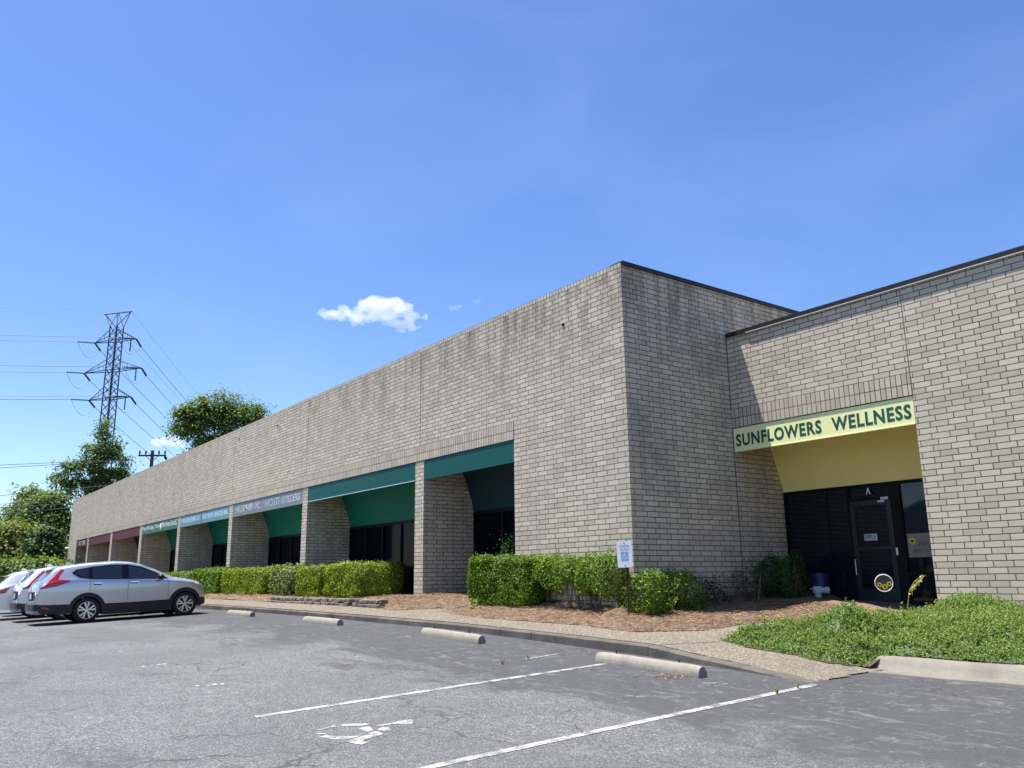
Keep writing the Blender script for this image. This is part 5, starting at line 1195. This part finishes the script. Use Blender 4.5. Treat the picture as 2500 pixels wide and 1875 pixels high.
# lines crossing the trees at the left, strung from this pole towards the near left
def azpt(az, el, rg): x, y = dirpt(az, rg); return Vector((x, y, CZ + el*rg))
W = [(.126,.1207),(.1241,.1178),(.0959,.0893),(.0862,.0805),(.0815,.0768),(.0764,.0702)]
for (a0, e0, a1, e1, rad, lb) in [(171.78,W[0][0],174.67,W[0][1],.02,'upper twin wire above the trees at far left'),(171.78,W[1][0],174.67,W[1][1],.02,'lower twin wire above the trees at far left'),
      (172.1,W[2][0],174.67,W[2][1],.02,'wire crossing just above the pale tree'),(172.0,W[3][0],174.67,W[3][1],.02,'thin wire crossing the pale tree'),(172.0,W[4][0],174.67,W[4][1],.042,'thick black cable crossing the pale tree'),(172.1,W[5][0],174.67,W[5][1],.032,'lowest cable crossing the trees at far left')]:
    A = azpt(a0, e0, 76); B = azpt(a1, e1, 76*e0/e1); dd = (B - A); wire(A - dd*1.2, A + dd*9, 0.0, rad, lb)

# ------------------------------------------------------------------ clouds
def cloudmat(dens, nm_):
    mt = bpy.data.materials.new(nm_); mt.use_nodes = True; t = mt.node_tree; t.nodes.clear(); out = t.nodes.new('ShaderNodeOutputMaterial')
    pv = t.nodes.new('ShaderNodeVolumePrincipled'); pv.inputs['Color'].default_value = (1, 1, 1, 1); pv.inputs['Density'].default_value = dens; pv.inputs['Anisotropy'].default_value = .0
    t.links.new(pv.outputs[0], out.inputs['Volume']); return mt
def cloud(label, az, el, rg, blobs, dens, vox, seed, disp=1.0):
    """blobs: (lateral m, up m, radius, squash)"""
    bx, by = dirpt(az, rg); bm = bmesh.new(); rr_ = random.Random(seed)
    for lat, upm, rad, sq in blobs:
        for k in range(9):
            a = Vector((rr_.uniform(-1,1), rr_.uniform(-1,1), rr_.uniform(-.8,1)))*rad*.75; q = rad*rr_.uniform(.32,.6)
            mt_ = Matrix.Translation((lat + a.x, a.y, upm + a.z*sq)) @ Matrix.Diagonal((q*1.15, q, q*(.55+.4*sq), 1)); bmesh.ops.create_icosphere(bm, subdivisions=2, radius=1, matrix=mt_)
    me = bpy.data.meshes.new('cloud'); bm.to_mesh(me); bm.free(); o = bpy.data.objects.new('cloud', me); C.objects.link(o)
    md = o.modifiers.new('r', 'REMESH'); md.mode = 'VOXEL'; md.voxel_size = vox
    tx = bpy.data.textures.new('cloudtex', 'CLOUDS'); tx.noise_scale = 7*disp; tx.noise_depth = 4
    d = o.modifiers.new('d', 'DISPLACE'); d.texture = tx; d.strength = 7*disp; d.mid_level = .55; d.texture_coords = 'LOCAL'
    tx2 = bpy.data.textures.new('cloudtex2', 'CLOUDS'); tx2.noise_scale = 2.2*disp; tx2.noise_depth = 3
    d2 = o.modifiers.new('d2', 'DISPLACE'); d2.texture = tx2; d2.strength = 3*disp; d2.mid_level = .5; d2.texture_coords = 'LOCAL'
    me2 = bpy.data.meshes.new_from_object(o.evaluated_get(bpy.context.evaluated_depsgraph_get())); o.modifiers.clear(); o.data = me2
    me2.materials.clear(); me2.materials.append(cloudmat(dens, 'cloud_volume')); o.location = (bx, by, CZ + el*rg); o.rotation_euler = (0, 0, R(az-90) )
    tag(o, label, 'cloud', 'clouds'); o['kind'] = 'stuff'; return o
# lateral axis +x of the cloud points to lower azimuth (to the right in the picture)
def CL(*a, **k):
    o = cloud(*a, **k); return o
cloud('bright white cloud above the long roofline', 152.8, .318, 900, [(-58,-1,7,.7),(-44,1,10,.7),(-30,3,12,.7),(-20,-6,9,.6),(-12,9,13,.8),(2,13,15,.8),(14,10,15,.8),(24,6,12,.7),(38,2,9,.5),(50,1,6,.5),(12,-6,9,.6),(28,-12,9,.5),(40,-13,8,.5),(36,-6,8,.5),(20,-9,9,.5),(-2,-2,12,.6)], .042, 1.6, 5)
cloud('small wisp of cloud to the right of the bright cloud', 146.5, .334, 900, [(-16,-3,6,.4),(-8,-1,4,.4),(8,4,4,.6),(13,3,3,.5)], .02, 1.2, 6, .6)
cloud('small cloud low behind the utility pole', 165.9, .153, 1400, [(-14,0,12,.6),(2,2,12,.6),(16,-2,11,.6)], .05, 2.0, 7)
